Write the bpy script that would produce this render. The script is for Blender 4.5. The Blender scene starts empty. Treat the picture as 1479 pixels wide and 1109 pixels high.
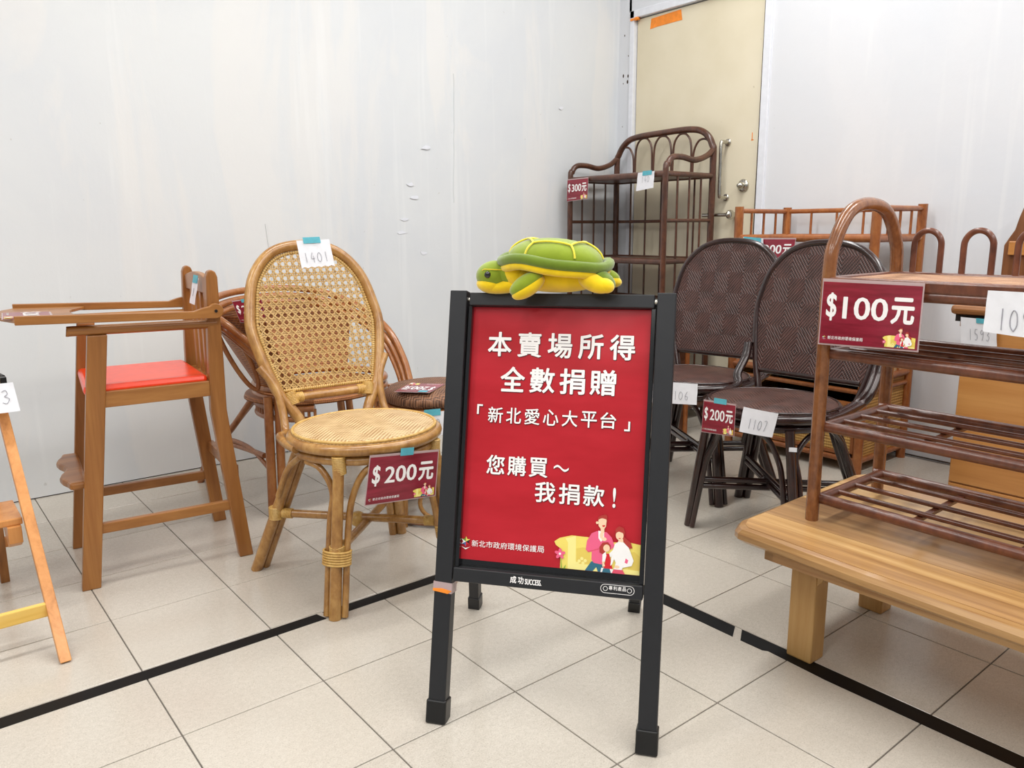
import bpy, bmesh, math, random
from mathutils import Vector, Matrix
random.seed(7)
SC = bpy.context.scene
COL = SC.collection
R = math.radians

# ------------------------------------------------------------------ camera
F_PX, W_PX, H_PX = 1133.4, 1479, 1109
cam_d = bpy.data.cameras.new('camera'); cam = bpy.data.objects.new('camera', cam_d); COL.objects.link(cam)
cam_d.sensor_width = 36; cam_d.lens = 36 * F_PX / W_PX; cam_d.clip_start = .02
yaw, pit, rol = R(51.2683), R(11.2352), R(-.4382)
d_ = Vector((math.cos(yaw) * math.cos(pit), math.sin(yaw) * math.cos(pit), -math.sin(pit)))
rt = Vector((math.sin(yaw), -math.cos(yaw), 0)); up = rt.cross(d_)
c_, s_ = math.cos(rol), math.sin(rol)
rt, up = c_ * rt + s_ * up, -s_ * rt + c_ * up
m_ = Matrix((rt, up, -d_)).transposed().to_4x4(); m_.translation = Vector((-.3542, -2.0869, .9748))
cam.matrix_world = m_
SC.camera = cam

# ------------------------------------------------------------------ world, lights, exposure
w_ = bpy.data.worlds.new('world'); SC.world = w_; w_.use_nodes = True
w_.node_tree.nodes['Background'].inputs[0].default_value = (.93, .97, 1, 1)
w_.node_tree.nodes['Background'].inputs[1].default_value = .34
def area(x, y, sx, sy, e, z=2.98, col=(1, .985, .96)):
    l = bpy.data.lights.new('ceiling_panel_light', 'AREA'); l.shape = 'RECTANGLE'; l.size = sx; l.size_y = sy
    l.energy = e; l.color = col
    o = bpy.data.objects.new('ceiling_panel_light', l); COL.objects.link(o); o.location = (x, y, z); return o
for px in (-3.2, -1.2, .8, 2.2):
    for py in (-3.6, -1.9, -.2):
        area(px, py, 1.2, .3, 24, col=(1, .99, .975))
SC.view_settings.view_transform = 'Standard'
try: SC.view_settings.look = 'None'
except Exception: pass
SC.view_settings.exposure = -0.04; SC.view_settings.gamma = 1
SC.view_settings.use_curve_mapping = False

# ------------------------------------------------------------------ materials
def lin(c):
    return tuple((v / 12.92 if v <= .04045 else ((v + .055) / 1.055) ** 2.4) for v in [x / 255 for x in c]) + (1,)
class NT:
    def __init__(s, name, rough=.5, spec=.5, coat=0):
        s.m = bpy.data.materials.new(name); s.m.use_nodes = True; s.t = s.m.node_tree
        s.b = s.t.nodes['Principled BSDF']; s.b.inputs['Roughness'].default_value = rough
        s.b.inputs['Specular IOR Level'].default_value = spec; s.b.inputs['Coat Weight'].default_value = coat
        s.b.inputs['Coat Roughness'].default_value = .15
    def n(s, typ, **k):
        o = s.t.nodes.new(typ)
        for a, v in k.items():
            if a in [i.name for i in o.inputs]: o.inputs[a].default_value = v
            else: setattr(o, a, v)
        return o
    def l(s, a, b): s.t.links.new(a, b)
    def coord(s, scale=(1, 1, 1), kind='Object'):
        c = s.n('ShaderNodeTexCoord'); mp = s.n('ShaderNodeMapping'); mp.inputs['Scale'].default_value = scale
        s.l(c.outputs[kind], mp.inputs['Vector']); return mp.outputs['Vector']
    def noise(s, vec, scale, detail=4, rough=.55, dist=0):
        o = s.n('ShaderNodeTexNoise'); o.inputs['Scale'].default_value = scale; o.inputs['Detail'].default_value = detail
        o.inputs['Roughness'].default_value = rough; o.inputs['Distortion'].default_value = dist
        s.l(vec, o.inputs['Vector']); return o.outputs['Fac']
    def ramp(s, fac, stops):
        o = s.n('ShaderNodeValToRGB'); e = o.color_ramp.elements
        while len(e) < len(stops): e.new(.5)
        for i, (p, c) in enumerate(stops): e[i].position = p; e[i].color = c if len(c) == 4 else lin(c)
        s.l(fac, o.inputs['Fac']); return o.outputs['Color']
    def math(s, op, a, b=None, clamp=False):
        o = s.n('ShaderNodeMath', operation=op, use_clamp=clamp)
        for i, v in enumerate((a, b)):
            if v is None: continue
            if isinstance(v, (int, float)): o.inputs[i].default_value = v
            else: s.l(v, o.inputs[i])
        return o.outputs[0]
    def mix(s, fac, a, b, mode='MIX'):
        o = s.n('ShaderNodeMix', data_type='RGBA', blend_type=mode)
        for i, v in ((0, fac), (6, a), (7, b)):
            if isinstance(v, (int, float)): o.inputs[i].default_value = v
            elif isinstance(v, tuple): o.inputs[i].default_value = v
            else: s.l(v, o.inputs[i])
        return o.outputs[2]
    def col(s, c):
        if isinstance(c, tuple): s.b.inputs['Base Color'].default_value = c if len(c) == 4 else lin(c)
        else: s.l(c, s.b.inputs['Base Color'])
    def bump(s, h, strength=.3, dist=.001):
        o = s.n('ShaderNodeBump'); o.inputs['Strength'].default_value = strength; o.inputs['Distance'].default_value = dist
        s.l(h, o.inputs['Height']); s.l(o.outputs[0], s.b.inputs['Normal'])

def plain(name, c, rough=.5, spec=.5, metal=0, coat=0, var=.06):
    n = NT(name, rough, spec, coat); n.b.inputs['Metallic'].default_value = metal
    f = n.noise(n.coord(), 35, 3)
    a = lin(c); d = tuple(v * (1 - var * 2) for v in a[:3]) + (1,); u = tuple(min(1, v * (1 + var)) for v in a[:3]) + (1,)
    n.col(n.ramp(f, [(.35, d), (.65, u)])); return n.m
def wood(name, c1, c2, c3=None, axis='X', scale=14, rough=.38, coat=.15, stretch=.06, bump=.12):
    k = 1 if name[:5] in ('bench', 'desk_', 'yello', 'worn_') else .91
    c1, c2, c3 = [tuple(v * k for v in c) for c in (c1, c2, c3 or c2)]
    n = NT(name, rough, .45, coat)
    s = {'X': (stretch, 1, 1), 'Y': (1, stretch, 1), 'Z': (1, 1, stretch)}[axis]
    v = n.coord(s); f = n.noise(v, scale, 6, .6, 1.2); g = n.noise(v, scale * 9, 3, .6)
    h = n.math('ADD', n.math('MULTIPLY', f, .8), n.math('MULTIPLY', g, .2))
    n.col(n.ramp(h, [(.33, c1), (.5, c2), (.66, c3 or c2)])); n.bump(g, bump, .0006); return n.m
def cane_pole(name, c1, c2, c3, rough=.28, coat=.35, scale=16):
    k = {'honey': .93, 'yello': .96, 'cane_': .9}.get(name[:5], .87)
    c1, c2, c3 = [tuple(v * k for v in c) for c in (c1, c2, c3)]
    n = NT(name, rough, .5, coat); v = n.coord((1, 1, .55))
    f = n.noise(v, scale, 6, .65, .6); g = n.noise(v, scale * 5, 4, .6)
    h = n.math('ADD', n.math('MULTIPLY', f, .65), n.math('MULTIPLY', g, .35))
    n.col(n.ramp(h, [(.34, c1), (.5, c2), (.64, c3)])); n.bump(g, .2, .0008); return n.m
def sep(n, vec):
    o = n.n('ShaderNodeSeparateXYZ'); n.l(vec, o.inputs[0]); return o.outputs
def weave(name, dark, light, kind='diamond', ax=('X', 'Z'), p=.07, q=.09, pitch=.0075, rough=.35, coat=.2):
    """fine basket weave: twill ridges that turn at the edges of diamonds or zigzags"""
    n = NT(name, rough, .5, coat); xs = sep(n, n.coord()); I = {'X': 0, 'Y': 1, 'Z': 2}
    x, z = xs[I[ax[0]]], xs[I[ax[1]]]
    px = n.math('PINGPONG', x, p); pz = n.math('PINGPONG', z, q)
    if kind == 'diamond': d = n.math('ADD', px, n.math('MULTIPLY', pz, p / q))
    elif kind == 'zigzag': d = n.math('ADD', px, z)
    else: d = z
    ridge = n.math('SINE', n.math('MULTIPLY', d, 6.283 / pitch))
    cross = n.math('SINE', n.math('MULTIPLY', n.math('SUBTRACT', px, z) if kind != 'plain' else x, 6.283 / (pitch * .8)))
    h = n.math('ADD', ridge, n.math('MULTIPLY', cross, .45))
    nz = n.noise(n.coord(), 22, 4)
    t = n.math('ADD', n.math('MULTIPLY', h, .22), n.math('ADD', n.math('MULTIPLY', nz, .7), .15))
    n.col(n.ramp(t, [(.2, dark), (.8, light)])); n.bump(h, .55, .0012); return n.m

M = {}
def tile_mat():
    n = NT('speckled_floor_tile', .24, .5); v = n.coord()
    geo = n.n('ShaderNodeNewGeometry'); mp = n.n('ShaderNodeMapping'); n.l(geo.outputs['Position'], mp.inputs['Vector'])
    p = mp.outputs['Vector']
    fine = n.noise(p, 330, 2, .7); big = n.noise(p, 1.9, 4, .6); mid = n.noise(p, 90, 3, .7)
    oi = n.n('ShaderNodeObjectInfo')
    base = n.ramp(fine, [(.30, (158, 150, 138)), (.43, (188, 181, 169)), (.56, (196, 189, 177)), (.72, (211, 205, 194))])
    base = n.mix(.35, base, n.ramp(mid, [(.35, (180, 171, 158)), (.65, (206, 199, 187))]))
    base = n.mix(n.math('MULTIPLY', n.ramp(big, [(.45, (0, 0, 0)), (.7, (255, 255, 255))]), .35), base, lin((176, 166, 153)))
    base = n.mix(n.math('MULTIPLY', oi.outputs['Random'], .16), base, lin((204, 198, 188)))
    n.col(base)
    sm = n.noise(p, 5, 4, .6)
    n.l(n.math('ADD', .11, n.math('MULTIPLY', sm, .16)), n.b.inputs['Roughness'])
    n.bump(n.noise(p, 120, 2), .04, .0004)
    return n.m
M['tile'] = tile_mat()
M['grout'] = plain('grey_grout', (112, 105, 98), .8)
def wall_mat(name, cool, warm, patch, seed):
    n = NT(name, .62, .35); v = n.coord(); v2 = n.coord((1, 1, .25))
    a = n.noise(v, .9 + seed * .1, 5, .6, .4); b = n.noise(v2, 2.6, 5, .62, .5); c = n.noise(v, 14, 4, .7); s = n.noise(n.coord((3, 3, .12)), 4.2, 3, .6)
    base = n.ramp(a, [(.35, cool), (.62, warm)])
    base = n.mix(n.math('MULTIPLY', n.ramp(b, [(.52, (0, 0, 0)), (.58, (255, 255, 255))]), .32), base, lin(patch))
    base = n.mix(n.math('MULTIPLY', n.ramp(s, [(.58, (0, 0, 0)), (.7, (255, 255, 255))]), .30), base, lin((236, 238, 238)))
    dots = n.noise(v, 38, 2, .5)
    base = n.mix(n.ramp(dots, [(.765, (0, 0, 0)), (.785, (150, 150, 150))]), base, lin((165, 160, 150)))
    n.col(base)
    n.bump(n.math('ADD', n.math('MULTIPLY', b, 1.0), n.math('MULTIPLY', c, .35)), .35, .006); return n.m
M['wall'] = wall_mat('old_white_paint', (211, 215, 219), (219, 222, 223), (231, 228, 223), 1)
M['wall2'] = wall_mat('right_white_paint', (212, 216, 222), (218, 220, 224), (224, 225, 228), 2)
M['ceil'] = plain('ceiling_white', (225, 225, 225), .9)
M['frame_white'] = plain('white_door_frame', (226, 229, 236), .4, var=.02)
n = NT('cream_door', .45, .4); a = n.noise(n.coord(), 2.2, 4)
n.col(n.mix(n.ramp(n.noise(n.coord(), 42, 2), [(.76, (0, 0, 0)), (.78, (180, 180, 180))]), n.ramp(a, [(.35, (217, 207, 180)), (.65, (226, 217, 193))]), lin((176, 160, 130)))); M['door'] = n.m
M['gap'] = plain('dark_gap', (70, 55, 42), .9)
M['steel'] = plain('brushed_steel', (196, 192, 182), .22, metal=1)
M['orange'] = plain('orange_tape', (247, 143, 40), .5)
M['tape_black'] = plain('black_floor_tape', (10, 10, 10), .5, .25)
M['black'] = plain('black_powder_coat', (36, 37, 40), .42, .4, var=.03)
M['black2'] = plain('glossy_black_board', (22, 22, 24), .13, coat=.4)
n = NT('red_poster_print', .28, .5, .25); v = n.coord()
n.col(n.ramp(n.noise(n.coord((.25, .25, 1)), 16, 4), [(.35, (176, 30, 40)), (.65, (192, 38, 50))])); n.bump(n.noise(n.coord((.6, .6, 1)), 7, 2), .25, .012); n.b.inputs['Specular IOR Level'].default_value = .3; n.b.inputs['Coat Weight'].default_value = .1; M['poster'] = n.m
n = NT('maroon_card_print', .3, .5, .3)
n.col(n.ramp(n.noise(n.coord((.12, .12, 1)), 60, 4, .6), [(.35, (120, 20, 38)), (.65, (150, 36, 58))])); M['card'] = n.m
M['white_ink'] = plain('white_print', (250, 247, 246), .4, var=.01)
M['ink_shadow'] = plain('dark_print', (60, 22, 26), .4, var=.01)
n = NT('clear_sleeve', .06, .5); n.b.inputs['Base Color'].default_value = (.95, .93, .94, 1); n.b.inputs['Alpha'].default_value = .28
M['sleeve'] = n.m
n = NT('sleeve_edge', .15, .5); n.b.inputs['Base Color'].default_value = lin((205, 180, 180)); n.b.inputs['Alpha'].default_value = .75; M['sleeve_edge'] = n.m
M['teal'] = plain('teal_tape', (92, 180, 196), .45)
M['paper'] = plain('white_paper', (232, 233, 238), .6, var=.015)
M['pencil'] = plain('pencil_line', (160, 160, 168), .7)
for k, c in dict(yel=(243, 222, 110), yel2=(250, 238, 150), yel3=(232, 205, 96), pink=(240, 100, 140), pink2=(228, 84, 110), skin=(250, 214, 178), hair=(178, 56, 48),
                 teal2=(50, 110, 132), redd=(215, 32, 44), green=(120, 170, 60), white=(250, 248, 246), blk=(30, 30, 32), blue=(60, 110, 170)).items():
    M['p_' + k] = plain('print_' + k, c, .4, var=.01)
M['hc'] = wood('honey_brown_wood', (138, 86, 36), (164, 106, 50), (180, 122, 62), 'Z', 16)
M['hc_x'] = wood('honey_brown_wood_rail', (142, 88, 38), (168, 110, 52), (184, 126, 64), 'X', 16)
M['red_vinyl'] = plain('red_orange_vinyl', (250, 66, 24), .3, coat=.15, var=.03)
M['step'] = wood('worn_step_wood', (176, 112, 56), (205, 138, 74), (214, 152, 88), 'Z', 18)
M['step_y'] = wood('yellow_pine_bar', (222, 176, 76), (236, 194, 98), (240, 204, 116), 'X', 18)
M['cane'] = cane_pole('honey_rattan_pole', (140, 92, 44), (178, 128, 66), (202, 156, 90))
M['cane_back'] = cane_pole('orange_rattan_pole', (150, 84, 38), (184, 114, 58), (200, 136, 76))
M['binding'] = cane_pole('yellow_binding_cane', (184, 138, 66), (212, 170, 94), (226, 190, 118), .4, .1, 40)
M['webbing'] = cane_pole('cane_webbing', (176, 132, 66), (208, 166, 96), (224, 186, 120), .5, .05, 60)
M['seat_weave'] = weave('pale_seat_weave', (160, 122, 76), (228, 200, 152), 'zigzag', ('X', 'Y'), .055, .05, .0135, .5, .05)
M['brown_weave'] = weave('dark_brown_weave', (34, 18, 16), (90, 57, 50), 'diamond', ('X', 'Z'), .058, .08, .0105, .38, .12)
M['brown_seatweave'] = weave('dark_brown_seat_weave', (28, 14, 12), (100, 66, 56), 'zigzag', ('X', 'Y'), .05, .05, .0135, .4, .1)
M['brown_pole'] = cane_pole('dark_lacquered_rattan', (24, 10, 9), (44, 20, 17), (66, 32, 26), .22, .5)
M['etag'] = cane_pole('walnut_stained_rattan', (66, 36, 24), (92, 54, 36), (116, 70, 48), .3, .3)
M['etag_in'] = wood('walnut_shelf_board', (70, 42, 28), (96, 60, 42), (110, 70, 50), 'Y', 20)
M['rack'] = cane_pole('reddish_brown_rattan', (86, 44, 28), (116, 64, 42), (140, 82, 54), .32, .25)
M['rack_post'] = cane_pole('amber_brown_rattan', (104, 58, 28), (148, 90, 48), (172, 112, 64), .25, .35)
M['rack_weave'] = weave('speckled_rack_weave', (120, 72, 46), (198, 156, 120), 'zigzag', ('Y', 'X'), .02, .02, .012, .55, 0)
M['cab'] = cane_pole('orange_brown_cabinet_pole', (140, 76, 32), (172, 100, 48), (190, 120, 62), .35, .2)
M['cab_weave'] = weave('yellow_wicker_panel', (150, 104, 44), (214, 172, 98), 'plain', ('Y', 'Z'), .05, .05, .012, .6, 0)
M['cab_weave_s'] = weave('yellow_wicker_side', (150, 104, 44), (204, 160, 90), 'plain', ('X', 'Z'), .05, .05, .012, .6, 0)
M['cab_top'] = wood('cabinet_board', (176, 128, 68), (196, 150, 88), (206, 162, 100), 'Y', 12)
M['dark_in'] = plain('dark_recess', (30, 20, 14), .9)
M['bench'] = wood('pale_bench_wood', (150, 98, 50), (202, 158, 100), (226, 188, 130), 'Y', 9, .3, .3, .05)
M['bench_z'] = wood('pale_bench_leg_wood', (178, 126, 66), (204, 156, 92), (218, 174, 112), 'Z', 12, .42, .1)
M['desk'] = wood('desk_veneer', (164, 106, 52), (186, 128, 68), (198, 142, 80), 'Y', 9, .3, .25, .05)
M['desk_top'] = wood('desk_edge', (124, 78, 38), (150, 98, 54), (168, 116, 68), 'Y', 14)
M['hutch'] = wood('hutch_brown_wood', (110, 66, 36), (144, 92, 54), (164, 110, 68), 'Z', 14)
M['stool_weave'] = weave('brown_wicker_stool', (70, 42, 26), (150, 106, 76), 'zigzag', ('X', 'Y'), .012, .02, .012, .55, 0)
M['armwicker'] = weave('orange_wicker_panel', (120, 68, 32), (180, 116, 62), 'plain', ('X', 'Z'), .05, .05, .008, .5, 0)
def plush(name, c):
    n = NT(name, .85, .2); n.b.inputs['Sheen Weight'].default_value = .5
    f = n.noise(n.coord(), 18, 4); a = lin(c); d = tuple(v * .8 for v in a[:3]) + (1,)
    n.col(n.ramp(f, [(.35, d), (.65, a)])); n.bump(n.noise(n.coord(), 25, 3), .35, .004); return n.m
M['pgreen'] = plush('green_plush', (140, 160, 32)); M['pgreen2'] = plush('dark_green_plush', (108, 132, 28)); M['pyel'] = plush('yellow_plush', (252, 214, 20)); M['pcord'] = plush('pale_yellow_cord', (246, 228, 70))
M['eye'] = plain('black_bead', (12, 12, 12), .1, coat=.6)
M['plastic'] = plain('black_plastic', (18, 18, 19), .35)

# ------------------------------------------------------------------ mesh builder
def catmull(pts, n=6, closed=False):
    P = [Vector(p) for p in pts]; out = []; N = len(P)
    rng = range(N if closed else N - 1)
    for i in rng:
        if closed: a, b, c, d = P[(i - 1) % N], P[i], P[(i + 1) % N], P[(i + 2) % N]
        else: a, b, c, d = P[max(i - 1, 0)], P[i], P[i + 1], P[min(i + 2, N - 1)]
        for k in range(n):
            t = k / n
            out.append(.5 * ((2 * b) + (-a + c) * t + (2 * a - 5 * b + 4 * c - d) * t * t + (-a + 3 * b - 3 * c + d) * t ** 3))
    if not closed: out.append(P[-1])
    return out
class MB:
    def __init__(s): s.v = []; s.f = []; s.sm = []; s.mi = []; s.cur = 0
    def add(s, vs, fs, smooth=False):
        o = len(s.v); s.v += [Vector(v) for v in vs]
        for f in fs: s.f.append(tuple(i + o for i in f)); s.sm.append(smooth); s.mi.append(s.cur)
        return s
    def tube(s, pts, r, seg=10, closed=False, cap=True):
        P = [Vector(p) for p in pts]; N = len(P)
        rs = list(r) if isinstance(r, (list, tuple)) else [r] * N
        vs = []; T = []
        for i in range(N):
            a = P[(i - 1) % N] if closed or i > 0 else P[i]; b = P[(i + 1) % N] if closed or i < N - 1 else P[i]
            T.append((b - a).normalized())
        t = T[0]; u = t.cross(Vector((0, 0, 1)))
        if u.length < .05: u = t.cross(Vector((0, 1, 0)))
        u.normalize()
        for i in range(N):
            t = T[i]; u = (u - t * u.dot(t)); u.normalize(); w = t.cross(u)
            for k in range(seg):
                a = 2 * math.pi * k / seg; vs.append(P[i] + (u * math.cos(a) + w * math.sin(a)) * rs[i])
        fs = []
        for i in range(N if closed else N - 1):
            j = (i + 1) % N
            for k in range(seg): fs.append((i * seg + k, i * seg + (k + 1) % seg, j * seg + (k + 1) % seg, j * seg + k))
        s.add(vs, fs, True)
        if cap and not closed:
            s.add(vs[:seg], [tuple(range(seg))[::-1]]); s.add(vs[-seg:], [tuple(range(seg))])
        return s
    def curve(s, pts, r, n=6, seg=10, closed=False): 
        return s.tube(catmull(pts, n, closed), r, seg, closed)
    def box(s, c, d, rot=None):
        x, y, z = [v / 2 for v in d]; c = Vector(c)
        vs = [Vector(p) for p in ((-x, -y, -z), (x, -y, -z), (x, y, -z), (-x, y, -z), (-x, -y, z), (x, -y, z), (x, y, z), (-x, y, z))]
        if rot is not None: vs = [rot @ v for v in vs]
        return s.add([v + c for v in vs], [(0, 3, 2, 1), (4, 5, 6, 7), (0, 1, 5, 4), (1, 2, 6, 5), (2, 3, 7, 6), (3, 0, 4, 7)])
    def box2(s, a, b): 
        return s.box([(p + q) / 2 for p, q in zip(a, b)], [abs(p - q) for p, q in zip(a, b)])
    def beam(s, a, b, w, h, up=(0, 0, 1)):
        """rectangular bar from a to b; w along the side, h along up"""
        a, b = Vector(a), Vector(b); t = (b - a); L = t.length; t.normalize(); up = Vector(up)
        sd = t.cross(up).normalized(); u = sd.cross(t)
        return s.box((a + b) / 2, (L, w, h), Matrix((t, sd, u)).transposed())
    def prism(s, poly, h0, h1, fr=None):
        """poly in local (x,y), extruded h0..h1; fr = function(x,y,h)->point"""
        fr = fr or (lambda x, y, h: (x, y, h)); N = len(poly)
        vs = [fr(x, y, h0) for x, y in poly] + [fr(x, y, h1) for x, y in poly]
        return s.add(vs, [tuple(range(N))[::-1], tuple(range(N, 2 * N))] + [(i, (i + 1) % N, (i + 1) % N + N, i + N) for i in range(N)])
    def ell(s, c, rad, rot=None, nu=20, nv=12, fn=None):
        c = Vector(c); vs = []; fs = []
        for i in range(nv + 1):
            th = math.pi * i / nv
            for k in range(nu):
                ph = 2 * math.pi * k / nu
                p = Vector((rad[0] * math.sin(th) * math.cos(ph), rad[1] * math.sin(th) * math.sin(ph), rad[2] * math.cos(th)))
                if fn: p = fn(p)
                if rot is not None: p = rot @ p
                vs.append(p + c)
        for i in range(nv):
            for k in range(nu): fs.append((i * nu + k, (i + 1) * nu + k, (i + 1) * nu + (k + 1) % nu, i * nu + (k + 1) % nu))
        return s.add(vs, fs, True)
    def lathe(s, prof, c=(0, 0, 0), seg=28, sx=1, sy=1):
        vs = [(c[0] + r * sx * math.cos(2 * math.pi * k / seg), c[1] + r * sy * math.sin(2 * math.pi * k / seg), c[2] + z) for r, z in prof for k in range(seg)]
        fs = [(i * seg + k, i * seg + (k + 1) % seg, (i + 1) * seg + (k + 1) % seg, (i + 1) * seg + k) for i in range(len(prof) - 1) for k in range(seg)]
        s.add(vs, fs, True); return s
    def wrap(s, a, b, r, n=None, thick=.0022):
        """binding of cane strands wound round the line a-b"""
        a, b = Vector(a), Vector(b); L = (b - a).length; n = n or max(2, int(L / (thick * 1.8))); t = (b - a).normalized()
        pts = []; rs = []
        for i in range(n):
            for k, q in ((0, 0), (.3, 1), (.7, 1), (.98, 0)):
                pts.append(a + t * L * (i + k) / n); rs.append(r + thick * (.5 + .5 * q) - (0 if q else thick * .4))
        return s.tube(pts, rs, 14)
    def build(s, name, mat, parent=None, bevel=0, local=False, label=None, kind=None):
        me = bpy.data.meshes.new(name)
        org = Vector((0, 0, 0))
        if parent is not None and not local:
            p = parent
            while p is not None: org += p.location; p = p.parent
        me.from_pydata([tuple(v - org) for v in s.v], [], s.f)
        me.polygons.foreach_set('use_smooth', s.sm)
        mats = mat if isinstance(mat, (list, tuple)) else [mat]
        for m in mats: me.materials.append(M[m] if isinstance(m, str) else m)
        if len(mats) > 1: me.polygons.foreach_set('material_index', s.mi)
        me.update()
        o = bpy.data.objects.new(name, me); COL.objects.link(o); o.parent = parent
        if bevel:
            b = o.modifiers.new('bevel', 'BEVEL'); b.width = bevel; b.segments = 2; b.limit_method = 'ANGLE'; b.angle_limit = R(40)
        if label: o['label'] = label
        if kind: o['kind'] = kind
        return o
def thing(name, label, cat, loc, rotz=0, group=None):
    o = bpy.data.objects.new(name, None); COL.objects.link(o); o.empty_display_size = .05
    o.location = loc; o.rotation_euler = (0, 0, rotz); return tag(o, label, cat, group)
def tag(o, label, cat, group=None):
    o['label'] = label; o['category'] = cat
    if group: o['group'] = group
    return o
def struct(o): o['kind'] = 'structure'; return o

_tc = {}
def text_geo(txt, bold=0.0, res=3):
    """glyph outlines as 2-D triangles, normalised so that 1 unit = em"""
    bold = 0.0; key = (txt, bold, res)
    if key in _tc: return _tc[key]
    c = bpy.data.curves.new('lettering', 'FONT'); c.body = txt; c.size = 1; c.offset = bold; c.resolution_u = res
    c.align_x = 'LEFT'; c.fill_mode = 'FRONT'
    o = bpy.data.objects.new('lettering', c); COL.objects.link(o)
    bpy.context.view_layer.update()
    dg = bpy.context.evaluated_depsgraph_get(); me = bpy.data.meshes.new_from_object(o.evaluated_get(dg))
    vs = [v.co.copy() for v in me.vertices]; fs = [tuple(p.vertices) for p in me.polygons]
    bpy.data.objects.remove(o); bpy.data.curves.remove(c); bpy.data.meshes.remove(me)
    _tc[key] = (vs, fs); return vs, fs
def put_text(mb, txt, box, fr, h=.0006, bold=0.0, res=3):
    """fit text in box (x0,y0,x1,y1) of the frame fr(x,y,h)"""
    vs, fs = text_geo(txt, bold, res)
    if not vs: return
    x0 = min(v.x for v in vs); x1 = max(v.x for v in vs); y0 = min(v.y for v in vs); y1 = max(v.y for v in vs)
    bx0, by0, bx1, by1 = box; off = [(0, 0)]
    if bold:  # heavier stroke: the same glyph laid down again, shifted by a hair
        e = bold * 1.25; bx0 += e * (bx1 - bx0); bx1 -= e * (bx1 - bx0); by0 += e * (by1 - by0); by1 -= e * (by1 - by0)
        ex, ey = e * (box[2] - box[0]), e * (box[3] - box[1])
        off = [(ex * a, ey * b) for a, b in ((0, 0), (1, 0), (-1, 0), (0, 1), (0, -1), (.7, .7), (-.7, .7), (.7, -.7), (-.7, -.7))]
    for k, (oa, ob) in enumerate(off):
      mb.add([fr(oa + bx0 + (v.x - x0) / (x1 - x0) * (bx1 - bx0), ob + by0 + (v.y - y0) / (y1 - y0) * (by1 - by0), h + k * .000012) for v in vs], fs)

# ------------------------------------------------------------------ room shell
T = .3
floor = struct(MB().box2((-5.2, -6.2, -.08), (3.03, 1.24, -.003)).build('floor', 'grout'))
tm = MB().box((0, 0, 0), (T - .003, T - .003, .008)); tile_me = None; rest = MB(); cnt = 0
for i in range(-18, 11):
    for j in range(-20, 4):
        x, y = i * T + T / 2, j * T + T / 2
        if x > 3.03 or x < -5.2 or y < -6.2: continue
        if x > -1.6 and y > -3.1:
            if tile_me is None:
                o = tm.build('tile', 'tile', floor, bevel=.0008); tile_me = o.data
            else:
                o = bpy.data.objects.new('tile', tile_me); COL.objects.link(o); o.parent = floor
                b = o.modifiers.new('bevel', 'BEVEL'); b.width = .0008; b.segments = 1
            o.location = (x, y, -.004 + random.uniform(-.0003, .0002)); cnt += 1
        else: rest.box((x, y, -.004), (T - .003, T - .003, .008))
rest.build('tile_field', 'tile', floor, kind='stuff')
for i in range(-6, 10): pass
# left wall: seen slightly out of square with the tiles
def wl(x): return 1.206 - (x + 1.2) * .0108
wl_ = MB()
NX, NZ = 60, 24
wp = []
for k in range(NZ + 1):
    for i in range(NX + 1):
        x = -5.2 + 8.4 * i / NX; z = 3.1 * k / NZ
        bul = .004 * math.sin(x * 2.3 + 1) * math.sin(z * 1.9 + .5) + .002 * math.sin(x * 6.1) * math.sin(z * 4)
        wp.append((x, wl(x) + bul, z + .004))
wl_.add(wp, [(k * (NX + 1) + i, k * (NX + 1) + i + 1, (k + 1) * (NX + 1) + i + 1, (k + 1) * (NX + 1) + i) for k in range(NZ) for i in range(NX)], True)
wl_.box2((-5.2, 1.225, 0), (3.2, 1.36, 3.1))
wall_l = struct(wl_.build('wall_left', 'wall'))
bd = MB().box2((-5.2, 1.2, -.002), (3.03, 1.24, .004)).build('trim_1', 'gap'); struct(bd)  # dark strip painted as the shaded gap under the left wall; no baseboard
# plaster seams and peeling paint patches on the left wall
sm = MB()
for (x, z0, z1, dx) in [(.98, .0, 1.0, -.03), (1.30, .02, .55, .02), (2.93, .9, 2.6, .01), (1.9, 1.1, 1.7, .02)]:
    pts = [(x + dx * k / 10 + random.uniform(-.004, .004), wl(x) - .001, z0 + (z1 - z0) * k / 10) for k in range(11)]
    sm.tube(pts, .0022, 5)
sm.build('plaster_seam', 'wall', wall_l)
fl = MB()
for (x, z) in [(1.62, 1.02), (1.68, 1.12), (1.60, .96), (1.75, 1.35), (1.72, .86), (.95, .1), (1.2, .55), (1.22, .42), (2.6, 1.6), (1.66, 1.18)]:
    n_ = 7; a0 = random.random() * 6
    poly = [(x + random.uniform(.006, .02) * math.cos(a0 + i * 6.283 / n_) * 1.6, z + random.uniform(.004, .012) * math.sin(a0 + i * 6.283 / n_)) for i in range(n_)]
    fl.prism(poly, 0, .0015, lambda a, b, h: (a, wl(a) - .003 - h, b))
fl.build('paint_flake', 'frame_white', wall_l)
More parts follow.
